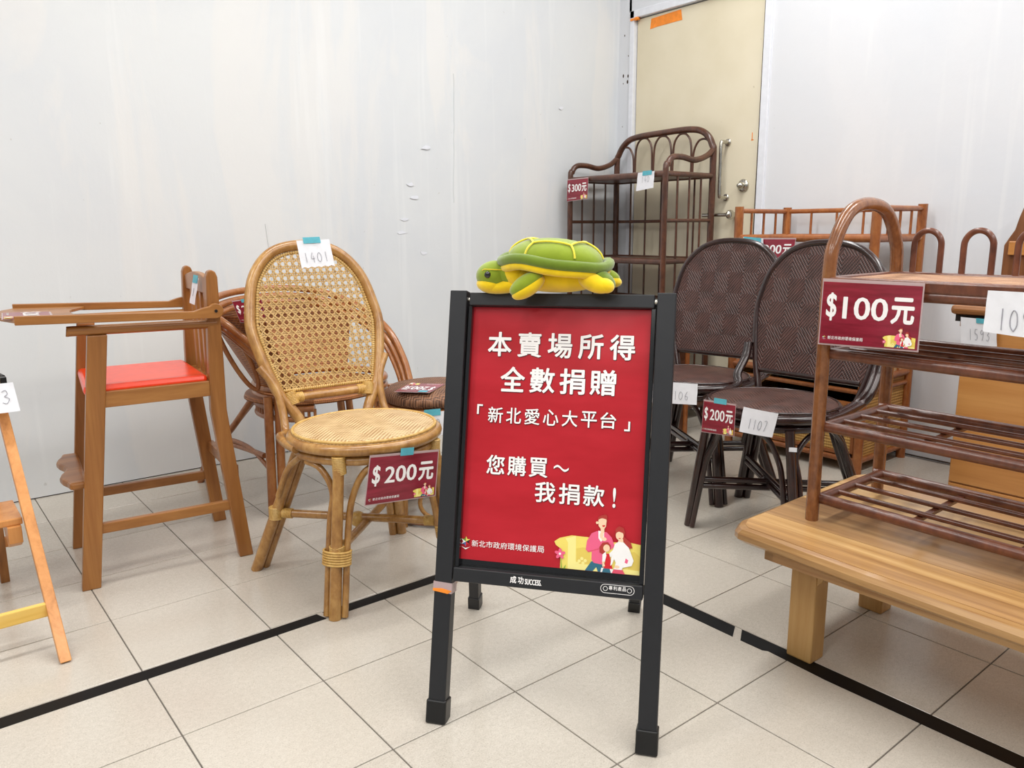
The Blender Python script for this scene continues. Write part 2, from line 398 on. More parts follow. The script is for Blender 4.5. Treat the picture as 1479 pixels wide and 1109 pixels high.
# right wall with door opening
DX = 3.03; DY0, DY1, DZ = .231, 1.033, 2.078
wr = MB()
wr.box2((DX, -6.2, .004), (DX + .12, DY0 - .05, 3.1)); wr.box2((DX, DY1 + .034, .004), (DX + .12, 1.3, 3.1)); wr.box2((DX, DY0 - .05, DZ + .045), (DX + .12, DY1 + .05, 3.1))
wall_r = struct(wr.build('wall_right', 'wall2'))
struct(MB().box2((DX - .002, -6.2, -.002), (DX + .02, DY0 - .05, .004)).build('trim_2', 'gap'))  # gap under the right wall, its shade put into the strip's dark colour
tr = MB(); tr.box2((DX - .012, DY0 - .052, .002), (DX + .05, DY0 - .012, DZ + .045)); tr.box2((DX - .012, DY1 + .004, .002), (DX + .05, DY1 + .035, DZ + .045)); tr.box2((DX - .012, DY0 - .052, DZ + .006), (DX + .05, DY1 + .035, DZ + .045))
fr3 = struct(tr.build('trim_3', 'frame_white', bevel=.003))
hl = MB()
for (py, pz, r_) in [(1.115, 2.01, .004), (1.12, 1.80, .0065), (1.085, 1.795, .006), (1.088, 1.765, .007), (1.12, 1.76, .003), (1.085, 1.90, .003), (1.12, 1.53, .0025)]:
    hl.ell((DX - .0005, py, pz), (.001, r_ * .8, r_ * 1.5), nu=10, nv=6)
hl.build('screw_hole', 'gap', wall_r)
# door
door = struct(MB().box2((DX + .012, DY0 + .004, .008), (DX + .05, DY1 - .002, DZ)).build('door_1', 'door'))
MB().box2((DX + .051, DY0 - .012, .004), (DX + .09, DY1 + .006, DZ + .008)).build('door_recess', 'gap', door)
MB().prism([(DY0 + .001, 0.1), (DY0 + .006, .1), (DY0 + .0075, .9), (DY0 + .005, 1.5), (DY0 + .003, DZ), (DY0 - .0, DZ)], 0, .002, lambda a, b, h: (DX + .011 - h, a, b)).build('worn_edge', 'gap', door)  # thin dark strip drawn as the shaded gap along the door's right edge
h = MB(); hx = DX - .045
h.curve([(DX + .01, .408, 1.385), (hx + .012, .408, 1.385), (hx, .408, 1.372), (hx, .407, 1.25), (hx, .406, 1.135), (hx + .012, .406, 1.118), (DX + .01, .406, 1.118)], .0095, 6, 12)
h.ell((DX + .008, .408, 1.385), (.006, .018, .018)); h.ell((DX + .008, .406, 1.118), (.006, .018, .018))
h.build('door_pull', 'steel', door)
k_ = MB(); k_.ell((DX + .006, .306, 1.172), (.010, .031, .031)); k_.ell((DX - .012, .306, 1.172), (.022, .017, .017)); k_.ell((DX - .032, .306, 1.172), (.006, .010, .010))
k_.build('door_knob', 'steel', door)
b_ = MB(); b_.tube([(DX - .05, .335, 1.032), (DX - .05, .50, 1.032)], .0095, 12); b_.ell((DX - .045, .337, 1.032), (.03, .016, .024)); b_.tube([(DX - .045, .337, 1.032), (DX + .012, .337, 1.032)], .014)
b_.build('lever_bar', 'steel', door)
MB().prism([(.725, 2.018), (.735, 2.07), (.935, 2.064), (.942, 2.012), (.90, 2.016)], 0, .0008, lambda a, b, h: (DX + .0115 - h, a, b)).build('orange_patch', 'orange', door)
MB().box2((DX + .0112, .269, 1.385), (DX + .012, .273, 1.42)).box2((DX + .0112, .262, 1.383), (DX + .012, .276, 1.388)).build('orange_mark', 'orange', door)
MB().box2((DX - .016, 1.01, 2.072), (DX + .004, 1.062, 2.083)).ell((DX - .014, 1.02, 2.077), (.008, .018, .009)).build('orange_stop', 'orange', fr3)
# ceiling, walls out of sight
struct(MB().box2((-5.2, -6.2, 3.1), (3.15, 1.36, 3.2)).build('ceiling', 'ceil'))

# floor tape
tp = MB()
def strip(poly): tp.prism(poly, .0003, .0011)
strip([(-5.2, -.303), (-.277, -.305), (.30, -.3075), (.42, -.3075), (.43, -.345), (-.27, -.346), (-5.2, -.346)])
strip([(.436, -.3085), (1.196, -.306), (1.196, -.343), (1.10, -.346), (.447, -.345)])
tag(tp.build('floor_tape', 'tape_black'), 'long black floor tape running from the left edge past the rattan chair', 'tape', 'black tape lines on the floor')
tp = MB()
strip([(1.152, -.344), (1.197, -.344), (1.196, -1.032), (1.150, -1.058)])
strip([(1.196, -1.052), (1.198, -1.7), (1.201, -2.4), (1.156, -2.4), (1.154, -1.62), (1.150, -1.30), (1.158, -1.15), (1.151, -1.14), (1.150, -1.08)])
tag(tp.build('floor_tape', 'tape_black'), 'black floor tape with a torn gap, running under the pale bench leg', 'tape', 'black tape lines on the floor')

# ------------------------------------------------------------------ high chair
uu = Vector((.99388, -.11043, 0)); vv = Vector((.11043, .99388, 0)); O = Vector((.001, .222, 0))
def H(u, v, z): return O + uu * u + vv * v + Vector((0, 0, z))
hc = thing('high_chair', 'honey-brown wooden high chair with red vinyl seat and tray by left wall', 'high chair', (.2, .4, 0))
fr = lambda v0: (lambda u, z, h: H(u, v0 + h, z))
for v0 in (0, .35):
    MB().prism([(-.024, 0), (.023, 0), (.106, .704), (.058, .704)], 0, .032, fr(v0)).build('leg', 'hc', hc, bevel=.003)
    bp = [(.400, 0), (.440, 0), (.396, .46), (.398, .60), (.399, .845), (.394, .860), (.384, .866), (.374, .862), (.368, .848), (.356, .60), (.352, .46)]
    MB().prism(bp[::-1], 0, .03, fr(v0)).build('leg', 'hc', hc, bevel=.003)
    MB().prism([(.08, .506), (.355, .506), (.355, .550), (.085, .550)], .004, .028, fr(v0)).build('seat_rail', 'hc_x', hc, bevel=.002)
    MB().prism([(.02, .153), (.405, .153), (.402, .181), (.022, .181)], .006, .026, fr(v0)).build('stretcher', 'hc_x', hc, bevel=.002)
    vv0 = v0 - .004
    MB().curve([H(.018, v0 + .012, .717), H(.03, v0 + .012, .718), (H(.2, v0 + .012, .716)), H(.36, v0 + .012, .714), H(.39, v0 + .012, .714)], [.010] + [.0135] * 23 + [.011], 6, 12).build('armrest', 'hc_x', hc)
# swing-over tray: side rails with round ends, board with scooped inner edge
for v0 in (-.022, .375):
    arc = [(.383 + .021 * math.cos(a), .752 + .021 * math.sin(a)) for a in [R(t) for t in range(-100, 141, 20)]]
    pl = [(-.10, .745), (.33, .733)] + arc + [(.35, .762), (.325, .754), (-.10, .768)]
    MB().prism(pl, 0, .018, fr(v0)).build('tray_rail', 'hc_x', hc, bevel=.002)
    MB().tube([H(.383, v0 - .002, .752), H(.383, v0 + .02, .752)], .0045, 10).build('pivot_bolt', 'plastic', hc)
ol = [(-.098, -.004)] + [(-.098 - .055 * math.sin(math.pi * t / 10), .375 * t / 10) for t in range(1, 10)] + [(-.098, .375)] 
il = [(.085 , .375), (.080, .36), (.055, .30)] + [(.045 - .01 * math.sin(math.pi * t / 6), .28 - .18 * t / 6) for t in range(7)] + [(.055, .07), (.085, -.004)]
MB().prism((ol + il)[::-1], .736, .745, lambda u, v, z: H(u, v, z + .012 * (.35 - u) / .45)).build('tray', 'hc_x', hc, bevel=.002)
MB().prism([(.035, 0), (.355, 0), (.35, .345), (.045, .345)], .54, .566, lambda u, v, z: H(u, v + .018, z)).build('seat_cushion', 'red_vinyl', hc, bevel=.011)
fp = [(.02, .0), (.02, .345)] + [(-.032 + .010 * math.cos(2 * math.pi * t / 6), .345 - .345 * t / 12) for t in range(13)]
MB().prism(fp, .286, .306, lambda u, v, z: H(u, v + .017, z)).build('footrest', 'hc_x', hc, bevel=.006)
MB().beam(H(.41, .02, .268), H(.41, .36, .268), .02, .032).build('stretcher', 'hc_x', hc, bevel=.002)
MB().beam(H(.375, .02, .525), H(.375, .36, .525), .02, .04).build('back_rail', 'hc_x', hc, bevel=.002)
cr = [(.03, .795), (.35, .795)] + [(.35 - .32 * t / 8, .838 + .016 * math.sin(math.pi * t / 8)) for t in range(9)]
MB().prism(cr, 0, .018, lambda v, z, h: H(.373 + h, v, z)).build('crest_rail', 'hc', hc, bevel=.003)
for v in (.08, .145, .21, .275):
    MB().box(H(.381, v + .01, .67), (.01, .026, .27), Matrix((uu, vv, (0, 0, 1))).transposed()).build('back_slat', 'hc', hc, bevel=.002)
for a, b, c in ((-.001, .016, 0), (.42, .016, 0), (-.001, .366, 0), (.42, .366, 0)):
    MB().tube([H(a, b, -.0), H(a, b, .004)], .008, 10).build('foot_glide', 'plastic', hc)

# ------------------------------------------------------------------ folding step stool at the left edge
ss = thing('folding_step', 'worn light wooden folding step with yellow crossbar at the left edge', 'step stool', (-.3, .2, 0))
def bar(a, b, w, h, name, mat='step', p=None, bev=.003): return MB().beam(a, b, w, h).build(name, mat, p, bevel=bev)
for X in (-.127, -.50):
    MB().prism([(-.158, .004), (-.132, .0), (.40, .585), (.362, .585)], -.012, .012, lambda y, z, h, X=X: (X + h - (z * .03), y, z)).build('front_leg', 'step', ss, bevel=.002)
    xx = X - .052 if X > -.3 else X + .052
    MB().prism([(.43, 0), (.462, 0), (.41, .56), (.38, .56)], -.011, .011, lambda y, z, h, X=xx: (X + h, y, z)).build('rear_leg', 'hc', ss, bevel=.002)
bar((-.138, -.052, .098), (-.49, -.052, .098), .014, .034, 'crossbar', 'step_y', ss)
bar((-.16, .43, .12), (-.47, .43, .12), .014, .03, 'crossbar', 'step', ss)
MB().box2((-.47, .13, .258), (-.147, .30, .276)).build('step_board', 'step', ss, bevel=.003)
for X in (-.152, -.47): MB().prism([(.12, .215), (.16, .195), (.29, .258), (.12, .258)], 0, .03, lambda y, z, h, X=X: (X - h if X > -.3 else X + h, y, z)).build('bracket', 'step', ss, bevel=.002)
MB().box2((-.50, .27, .588), (-.134, .46, .606)).build('top_board', 'cab_top', ss, bevel=.004)
MB().tube([(-.13, .30, .607), (-.145, .36, .614), (-.15, .40, .610)], .004, 8).box2((-.142, .262, .592), (-.128, .285, .61)).build('clip', 'plastic', ss)

# ------------------------------------------------------------------ round-back chair (used for the honey and the two dark chairs)
def bind(par, a, b, r, mat): MB().wrap(a, b, r).build('binding', mat, par, local=True)
def hoop_pts(w_low, w_mid, ztop, zb=.42, y0=.195, lean=.115, n=7):
    """closed-top hoop in a leaning plane; returns points from lower left over the top to lower right"""
    L = ztop - zb
    prof = [(w_low, 0), (w_low + .012, .10), (w_low + (w_mid - w_low) * .62, .26), (w_mid, .52), (w_mid * .985, .66), (w_mid * .84, .84), (w_mid * .50, .965), (0, 1.0)]
    pts = [(-x, h) for x, h in prof] + [(x, h) for x, h in prof[-2::-1]]
    return [Vector((x, y0 + lean * h, zb + L * h)) for x, h in pts], L
def round_chair(name, label, loc, rotz, pole, bindm, dark, seat_z=.455, group=None):
    t = thing(name, label, 'chair', loc, rotz, group)
    if dark: wl_, wm, zt, sr, fx, fy, kx, ky, lean = .165, .222, .92, .205, .192, .152, .243, .215, .10
    else: wl_, wm, zt, sr, fx, fy, kx, ky, lean = .096, .194, .930, .198, .174, .146, .238, .272, .19
    y0 = .188; zb = seat_z - .06
    hp, L = hoop_pts(wl_, wm, zt, zb, y0, lean)
    hoop = catmull(hp, 6)
    MB().tube(hoop, .0155 if not dark else .012, 12).build('back_frame', pole, t, local=True)
    zf = lambda h: Vector((0, y0 + lean * h, zb + L * h))
    # inner outline of the hoop for the panel
    inner = [(p.x, (p.z - zb) / L) for p in hoop]
    h0 = .245 if not dark else .20
    ins = .020 if not dark else .004
    cx_, ch_ = 0, .6
    poly = []
    for x, h in inner:
        if h < h0: continue
        dx, dh = x - cx_, (h - ch_) * L; l = math.hypot(dx, dh); poly.append((x - dx / l * ins, h - dh / l * ins / L))
    hw = [x for x, h in inner if h < h0]
    poly = [(poly[0][0], h0)] + poly + [(poly[-1][0], h0)]
    P3 = lambda x, h, d=0: Vector((x, y0 + lean * h + d, zb + L * h))
    if not dark:
        # hand-woven cane webbing, real strands clipped to the hoop
        def inside(x, h):
            c = False; j = len(poly) - 1
            for i in range(len(poly)):
                xi, hi = poly[i]; xj, hj = poly[j]
                if (hi > h) != (hj > h) and x < (xj - xi) * (h - hi) / (hj - hi) + xi: c = not c
                j = i
            return c
        web = MB(); pit = .0205; bw = .0017
        def strand(p0, dr, dep):
            seg = None; n_ = 240; stp = .0035
            for i in range(-n_, n_ + 1):
                x = p0[0] + dr[0] * i * stp; z = p0[1] + dr[1] * i * stp; h = z / L
                if inside(x, h):
                    if seg is None: seg = (x, h)
                    last = (x, h)
                elif seg is not None:
                    a, b = P3(*seg, dep), P3(*last, dep)
                    if (a - b).length > .006:
                        tt = (b - a).normalized(); nn = Vector((0, -L, lean)).normalized(); sd = tt.cross(nn)
                        web.add([a - sd * bw, a + sd * bw, b + sd * bw, b - sd * bw, a - sd * bw * .6 - nn * .0009, a + sd * bw * .6 - nn * .0009, b + sd * bw * .6 - nn * .0009, b - sd * bw * .6 - nn * .0009],
                                [(0, 1, 2, 3), (7, 6, 5, 4), (0, 4, 5, 1), (3, 2, 6, 7), (1, 5, 6, 2), (0, 3, 7, 4)])
                    seg = None
        for i in range(-11, 12):
            for e in (-.0027, .0027):
                strand((i * pit + e, .3), (0, 1), .0)
        for i in range(4, 31):
            for e in (-.0027, .0027):
                strand((0, i * pit + e), (1, 0), -.0012)
        r2 = math.sqrt(.5)
        for i in range(-34, 34):
            z0 = i * pit + pit / 2
            strand((0, z0 ), (r2, r2), -.0024); strand((0, z0 + 0), (r2, -r2), -.0034)
        web.build('cane_webbing', 'webbing', t, local=True, kind='stuff')
        # wrapped inner rim: edging cane with close binding strands
        rim = [P3(x, h) for x, h in poly]; rim = rim + [rim[0]]
        MB().tube(rim, .0042, 8).build('edging', 'webbing', t, local=True)
        st = MB()
        for i in range(len(rim) - 1):
            a, b = rim[i], rim[i + 1]; l = (b - a).length; k = max(1, int(l / .006))
            for q in range(k):
                p = a.lerp(b, (q + .5) / k); tt = (b - a).normalized()
                st.tube([p - tt * .0021, p + tt * .0021], .0056, 7, cap=False)
        st.build('edge_stitching', 'binding', t, local=True, kind='stuff')
        MB().tube([P3(-wl_ - .028, .205), P3(wl_ + .028, .205)], .0125, 12).build('back_rail', pole, t, local=True)
        for sx in (-1, 1):
            bind(t, P3(sx * (wl_ - .012), .205), P3(sx * (wl_ + .018), .205), .0135, bindm)
            bind(t, P3(sx * (wl_ + .018), .17), P3(sx * (wl_ + .026), .235), .0165, bindm)
    else:
        MB().prism(poly[::-1], -.006, .006, lambda x, h, d: P3(x, h, d)).build('back_panel', 'brown_weave', t, local=True, bevel=.004)
        MB().tube([P3(-wl_ - .012, h0), P3(wl_ + .012, h0)], .010, 10).build('back_rail', pole, t, local=True)
        MB().tube([P3(x, h, .012) for x, h in poly], .006, 8).build('panel_edging', pole, t, local=True)
    # side braces: run down beside the hoop and bend forward under the seat
    for sx in (-1, 1):
        hh = .38 if not dark else .36
        ww = wl_ + (wm - wl_) * .95
        b0 = P3(sx * (ww + (.02 if dark else .006)), hh, -.006); b1 = P3(sx * (wl_ + (.055 if dark else .062)), .25, -.01); b2 = P3(sx * (wl_ + .062), .06, -.02)
        pts = [b0, b1, b2, Vector((sx * (sr - .004), .12, seat_z - .028)), Vector((sx * (sr + .006), .05, seat_z - .03)), Vector((sx * (sr + .004), -.02, seat_z - .03))]
        if dark: pts = [b0, P3(sx * (wl_ + .072), .27, -.015), P3(sx * (wl_ + .072), .17, -.05), Vector((sx * (sr + .014), .13, seat_z + .0)), Vector((sx * (sr + .010), .03, seat_z - .016)), Vector((sx * (sr + .006), -.06, seat_z - .02))]
        MB().curve(pts, .0115 if not dark else .0125, 6, 12).build('side_brace', pole, t, local=True)
        if dark:
            pts2 = [p + Vector((-sx * .014, -.006, .004)) for p in pts[:5]]
            MB().curve(pts2, .009, 6, 10).build('side_brace', pole, t, local=True)
    # seat
    mb = MB(); mb.lathe([(.001, .006), (sr * .5, .006), (sr - .02, .003), (sr - .004, -.003), (sr, -.012), (sr - .006, -.02), (.001, -.02)], (0, 0, seat_z), 48, 1, .95)
    seat = mb.build('seat', 'brown_seatweave' if dark else 'seat_weave', t, local=True)
    ring = lambda r, z, sy=.95: [Vector((r * math.cos(a), r * sy * math.sin(a), z)) for a in [2 * math.pi * k / 48 for k in range(48)]]
    MB().tube(ring(sr - .006, seat_z - .001), .0042, 8, True).build('seat_bead', 'binding' if not dark else pole, seat, local=True)
    MB().tube(ring(sr - .002, seat_z - .020), .0145, 12, True).build('seat_ring', pole, t, local=True)
    MB().tube(ring(sr - .016, seat_z - .050), .0125, 12, True).build('seat_ring', pole, t, local=True)
    # legs
    zt_ = seat_z - .05; tops = {}
    zs = .185 if not dark else .165
    for sx in (-1, 1):
        top = Vector((sx * (sr - .02) * .72, -(sr - .02) * .70, zt_)); foot = Vector((sx * fx, -fy, .0)); tops[(sx, -1)] = (top, foot)
        lg = MB(); out = Vector((sx, -1, 0)).normalized(); sd = Vector((-out.y, out.x, 0))
        f2 = foot + out * .0
        lg.tube([top + out * .012 + Vector((0, 0, .0)), top.lerp(f2, .5) + out * .008, f2], [.0145, .015, .0165], 12)
        lg.build('leg', pole, t, local=True)
        for s2 in (-1, 1):
            a = math.atan2(top.y, top.x) + s2 * .62
            rp = Vector(((sr - .016) * math.cos(a), (sr - .016) * .95 * math.sin(a), zt_ - .014))
            off = sd * s2 * .0245 - out * .006
            MB().curve([rp, rp.lerp(top + off, .55) + Vector((0, 0, -.022)), top + off * 1.15 + Vector((0, 0, -.085)), top.lerp(foot, .42) + off, foot + off + Vector((0, 0, .005))], .0088, 6, 10).build('leg_arch', pole, t, local=True)
        if not dark:
            bind(t, top + out * .012 + Vector((0, 0, .016)), top + out * .01 - Vector((0, 0, .03)), .0155, bindm)
            m0 = top.lerp(foot, .56); m1 = top.lerp(foot, .64)
            wm_ = MB(); tt = (m1 - m0)
            for q in range(6):
                c0 = m0 + tt * (q / 5)
                el = [c0 + sd * (.036 * math.cos(a)) + out * (.0195 * math.sin(a) + .002) for a in [2 * math.pi * k / 24 for k in range(24)]]
                wm_.tube(el, .0032, 6, True)
            wm_.build('binding', bindm, t, local=True)
    for sx in (-1, 1):
        top = Vector((sx * .135, .125, zt_ - .0)); foot = Vector((sx * kx, ky, .0)); tops[(sx, 1)] = (top, foot)
        out = (foot - top); out.z = 0; out.normalize(); sd = Vector((-out.y, out.x, 0))
        MB().tube([top, top.lerp(foot, .5), foot], [.0145, .0155, .0165], 12).build('leg', pole, t, local=True)
        MB().tube([top + sd * sx * .024 - out * .01, foot + sd * sx * .026 - out * .012 + Vector((0, 0, .003))], .0125, 12).build('leg', pole, t, local=True)
        a = math.atan2(top.y, top.x)
        for s2 in (-1, 1):
            aa = a + s2 * .7; rp = Vector(((sr - .016) * math.cos(aa), (sr - .016) * .95 * math.sin(aa), zt_ - .012))
            MB().curve([rp, rp.lerp(top, .5) + Vector((0, 0, -.02)), top.lerp(foot, .2) + sd * s2 * .02, top.lerp(foot, .40) + sd * s2 * .02], .0085, 6, 10).build('leg_arch', pole, t, local=True)
    # crossed stretchers
    at = lambda k, z: tops[k][0].lerp(tops[k][1], 1 - z / zt_)
    for (ka, kb, dz) in (((-1, 1), (1, -1), 0), ((-1, -1), (1, 1), -.012)):
        a, b = at(ka, zs + dz), at(kb, zs + dz)
        if dark:
            for o_ in (-.011, .011): MB().tube([a + Vector((0, 0, o_)), b + Vector((0, 0, o_))], .0095, 10).build('stretcher', pole, t, local=True)
        else: MB().tube([a, b], .0115, 12).build('stretcher', pole, t, local=True)
        if not dark:
            for p, q in ((a, b), (b, a)):
                dr = (q - p).normalized(); bind(t, p + dr * .02, p + dr * .05, .0125, bindm)
                lt = Vector((0, 0, 1)); bind(t, p - lt * .018 , p + lt * .018, .0185, bindm)
    c0 = at((-1, 1), zs).lerp(at((1, -1), zs), .5)
    MB().ell(c0 + Vector((0, 0, -.006)), (.022, .022, .022)).build('stretcher_joint', bindm if not dark else pole, t, local=True)
    return t
round_chair('rattan_chair', 'honey-coloured rattan chair with open cane back and pale round seat', (.628, -.223, 0), R(-3), 'cane', 'binding', False, group=None)
wc = round_chair('woven_chair', 'dark brown woven rattan chair standing right of the red sign, nearer the bench', (1.81, -.71, 0), R(-88), 'brown_pole', 'brown_pole', True, .435, 'dark brown woven chairs')
round_chair('woven_chair', 'dark brown woven rattan chair half hidden behind the red sign frame', (1.985, -.262, 0), R(-79), 'brown_pole', 'brown_pole', True, .435, 'dark brown woven chairs')

sp_ = Vector((.155, -.139, .335)) + Vector((.51, -.86, 0)) * .017
MB().box(sp_, (.022, .0012, .013), Matrix(((.86, .51, 0), (.51, -.86, 0), (0, 0, 1))).transposed()).build('sticker', 'paper', wc, bevel=.0005, local=True, label='small white sticker')
# ------------------------------------------------------------------ rattan armchair behind
ac = thing('rattan_armchair', 'orange-brown rattan armchair standing behind the honey-coloured rattan chair', 'armchair', (.85, .62, 0))
def pole(name, pts, r, par, mat='cane_back', n=6, seg=10): return MB().curve(pts, r, n, seg).build(name, mat, par)
top = [(.70, .36, .47), (.60, .36, .565), (.50, .42, .675), (.475, .52, .715), (.53, .66, .742), (.68, .80, .755), (.86, .84, .755), (1.00, .79, .735), (1.10, .67, .68), (1.14, .53, .60), (1.15, .44, .50), (1.14, .38, .42)]
for k, (dz, s) in enumerate(((0, 1.0), (-.028, .965), (-.05, .93))):
    cpt = Vector((.85, .58, 0)); pp = []
    for p in top:
        q = Vector(p); r_ = (q - cpt); r_.z = 0; q = cpt + r_ * s + Vector((0, 0, q.z + dz)); pp.append(q)
    pole('arm_rail', pp, .0125 if k < 2 else .010, ac, n=5)
def lower(z, s, r): 
    pts = [(.875 + .235 * s * math.cos(a), .57 + .22 * s * math.sin(a), z) for a in [R(t) for t in range(-60, 241, 25)]]
    return pole('seat_rail', pts, r, ac)
for z in (.435, .405, .375): lower(z, 1, .013)
lower(.335, .99, .010)
# woven side panels, seen edge on
def shell(name, a0, a1, z0, z1, mat, flare=1.52, par=ac):
    mb = MB(); NA, NZ = 14, 6; vs = []
    for j in range(2):
        for i in range(NA + 1):
            a = R(a0 + (a1 - a0) * i / NA)
            for k in range(NZ + 1):
                t = k / NZ; s = 1 + (flare - 1) * t - .012 * j
                z = z0 + (z1 - z0) * t
                vs.append((.875 - .02 * t + .235 * s * math.cos(a), .57 + .01 * t + .22 * s * math.sin(a), z))
    W_ = NZ + 1; Q = (NA + 1) * W_; fs = []
    for i in range(NA):
        for k in range(NZ):
            a_, b_, c__, d__ = i * W_ + k, (i + 1) * W_ + k, (i + 1) * W_ + k + 1, i * W_ + k + 1
            fs += [(a_, b_, c__, d__), (Q + d__, Q + c__, Q + b_, Q + a_)]
    mb.add(vs, fs, True); return mb.build(name, mat, par)
shell('wicker_back', 40, 222, .44, .70, 'armwicker')
# oval side frame at the left
ov = [(.475 + .03 * math.cos(a) + .055 * (1 - math.sin(a)) * 1.15, .47 - .02 * math.sin(a), .575 + .13 * math.sin(a)) for a in [2 * math.pi * k / 16 for k in range(16)]]
MB().tube(catmull(ov, 3, True), .008, 8, True).build('side_oval', 'cane_back', ac)
# apron of upright reeds
rd = MB()
for k in range(60):
    a = R(-60 + 300 * k / 59); x, y = .875 + .233 * math.cos(a), .57 + .218 * math.sin(a)
    rd.tube([(x, y, .338), (x, y, .372)], .0058, 6, cap=False)
rd.build('reed_apron', 'cane_back', ac, kind='stuff')
MB().lathe([(.001, .012), (.2, .012), (.245, .004), (.25, -.01), (.001, -.012)], (.85, .58, .40), 36, 1, .9).build('seat', 'armwicker', ac)
for (fx, fy, tx, ty) in ((.615, .452, .625, .455), (1.08, .36, 1.06, .38), (1.10, .83, 1.04, .78)):
    MB().tube([(tx, ty, .42), (fx, fy, 0)], [.015, .0165], 12).build('leg', 'cane_back', ac)
    MB().tube([(tx + .032, ty - .01, .42), (fx + .032, fy - .012, 0)], [.014, .0155], 12).build('leg', 'cane_back', ac)
pole('leg', [(.665, .66, .40), (.605, .78, .25), (.56, .93, .12), (.54, 1.0, .0)], .012, ac)
pole('leg', [(.68, .66, .40), (.62, .79, .26), (.575, .92, .12), (.555, 1.02, .0)], .011, ac)
pole('stretcher', [(.575, .86, .19), (.60, .70, .20), (.625, .52, .20)], .010, ac)
pole('stretcher', [(.572, .88, .15), (.585, .78, .21), (.61, .62, .21), (.625, .48, .16)], .008, ac)

# ------------------------------------------------------------------ wicker stool
SXc, SYc = 1.09, .13
st = thing('wicker_stool', 'round brown wicker stool with coil feet, behind the red sign at left', 'stool', (SXc, SYc, 0))
MB().lathe([(.001, .008), (.12, .008), (.16, .0), (.178, -.016), (.18, -.034), (.165, -.046), (.001, -.048)], (SXc, SYc, .448), 44).build('seat', 'stool_weave', st)
rg = lambda r, z: [(SXc + r * math.cos(a), SYc + r * math.sin(a), z) for a in [2 * math.pi * k / 36 for k in range(36)]]
MB().tube(rg(.165, .392), .010, 10, True).build('seat_ring', 'cane_back', st); MB().tube(rg(.16, .37), .009, 10, True).build('seat_ring', 'cane_back', st)
MB().tube(rg(.165, .018), .013, 10, True).build('base_ring', 'cane_back', st)
for a in (R(190), R(10), R(100), R(280)):
    for d in (-.022, 0, .022):
        cx_, cy_ = SXc + .185 * math.cos(a), SYc + .185 * math.sin(a); tx, ty = -math.sin(a) * d, math.cos(a) * d
        s_ = .13 / .185
        MB().tube([(SXc + (cx_ - SXc) * .86 + tx, SYc + (cy_ - SYc) * .86 + ty, .40), (cx_ + tx * 1.15, cy_ + ty * 1.15, 0)], .0125, 10).build('leg', 'cane', st)
for a in (R(235), R(325), R(55), R(145)):
    c = Vector((SXc + .15 * math.cos(a), SYc + .15 * math.sin(a), .082)); u = Vector((-math.sin(a), math.cos(a), 0))
    MB().tube([c + u * .058 * math.cos(t) + Vector((0, 0, .055 * math.sin(t))) for t in [2 * math.pi * k / 24 for k in range(24)]], .0075, 8, True).build('scroll', 'cane', st)
    MB().tube([c + u * .05 + Vector((0, 0, .11)) - u * .05 + u * .05 * math.cos(t) + Vector((0, 0, .048 * math.sin(t))) for t in [2 * math.pi * k / 24 for k in range(24)]], .0065, 8, True).build('scroll', 'cane', st)

# ------------------------------------------------------------------ easel sign
FL = Vector((.416, -.878, 0)); WV = Vector((.60496, -.79625, 0)); LV = Vector((.18756, .13923, .97233)); NV = Vector((-.77423, -.58823, .23358))
def S(x, l, h=0): return FL + WV * x + LV * l + NV * h
sg = thing('easel_sign', 'black metal A-frame sign holding a red poster with white lettering', 'sign', (.7, -.88, 0))
sl = []
for x in (0, .418):
    lg = MB().prism([(x - .018, .03), (x + .018, .03), (x + .018, .872), (x - .018, .872)], -.016, .014, S).build('front_leg', 'black', sg, bevel=.002)
    MB().prism([(x - .021, -.002), (x + .021, -.002), (x + .021, .045), (x - .021, .045)], -.019, .017, S).build('foot_cap', 'plastic', lg, bevel=.003)
    sl.append(lg)
for x, B in ((.012, Vector((.762, -.534, 0))), (.406, Vector((1.070, -.812, 0)))):
    t0 = S(x, .86, -.03); lg = MB().beam(B + (t0 - B).normalized() * .02, t0, .026, .026, NV).build('rear_leg', 'black', sg, bevel=.002)
    MB().beam(B, B + (t0 - B).normalized() * .04, .031, .031, NV).build('foot_cap', 'plastic', lg, bevel=.002)
MB().prism([(.024, .842), (.395, .842), (.395, .868), (.024, .868)], -.016, .014, S).build('top_rail', 'black', sg, bevel=.002)
MB().prism([(.020, .284), (.398, .284), (.398, .312), (.020, .312)], -.012, .014, S).build('bottom_rail', 'black', sg, bevel=.002)
MB().prism([(.0205, .312), (.0285, .312), (.0285, .842), (.0205, .842)], -.008, .006, S).build('side_channel', 'black2', sg, bevel=.001)
MB().prism([(.3895, .312), (.3985, .312), (.3985, .842), (.3895, .842)], -.008, .006, S).build('side_channel', 'black2', sg, bevel=.001)
MB().prism([(.020, .312), (.3985, .312), (.3985, .842), (.020, .842)], -.012, -.007, S).build('backing_board', 'black2', sg)
for x in (.021, .397):
    for l in (.855,): MB().tube([S(x - .003, l, .004), S(x + .003, l, .004)], .004, 10).build('hinge_bolt', 'steel', sg)
PX0, PX1, PY0, PY1 = .0285, .391, .3265, .841
pm = MB(); NXp, NYp = 24, 24; pv = []
def pb(x, l):  # paper bows a little off the board, and curls at the right edge
    a = (x - PX0) / (PX1 - PX0); b = (l - PY0) / (PY1 - PY0)
    return .0005 + .0035 * math.sin(math.pi * b) ** 2 * math.sin(math.pi * a) + .004 * max(0, a - .9) * 10 * max(0, b - .3) * .6
for j in range(NYp + 1):
    for i in range(NXp + 1):
        x = PX0 + (PX1 - PX0) * i / NXp; l = PY0 + (PY1 - PY0) * j / NYp; pv.append(S(x, l, -.0068 + pb(x, l)))
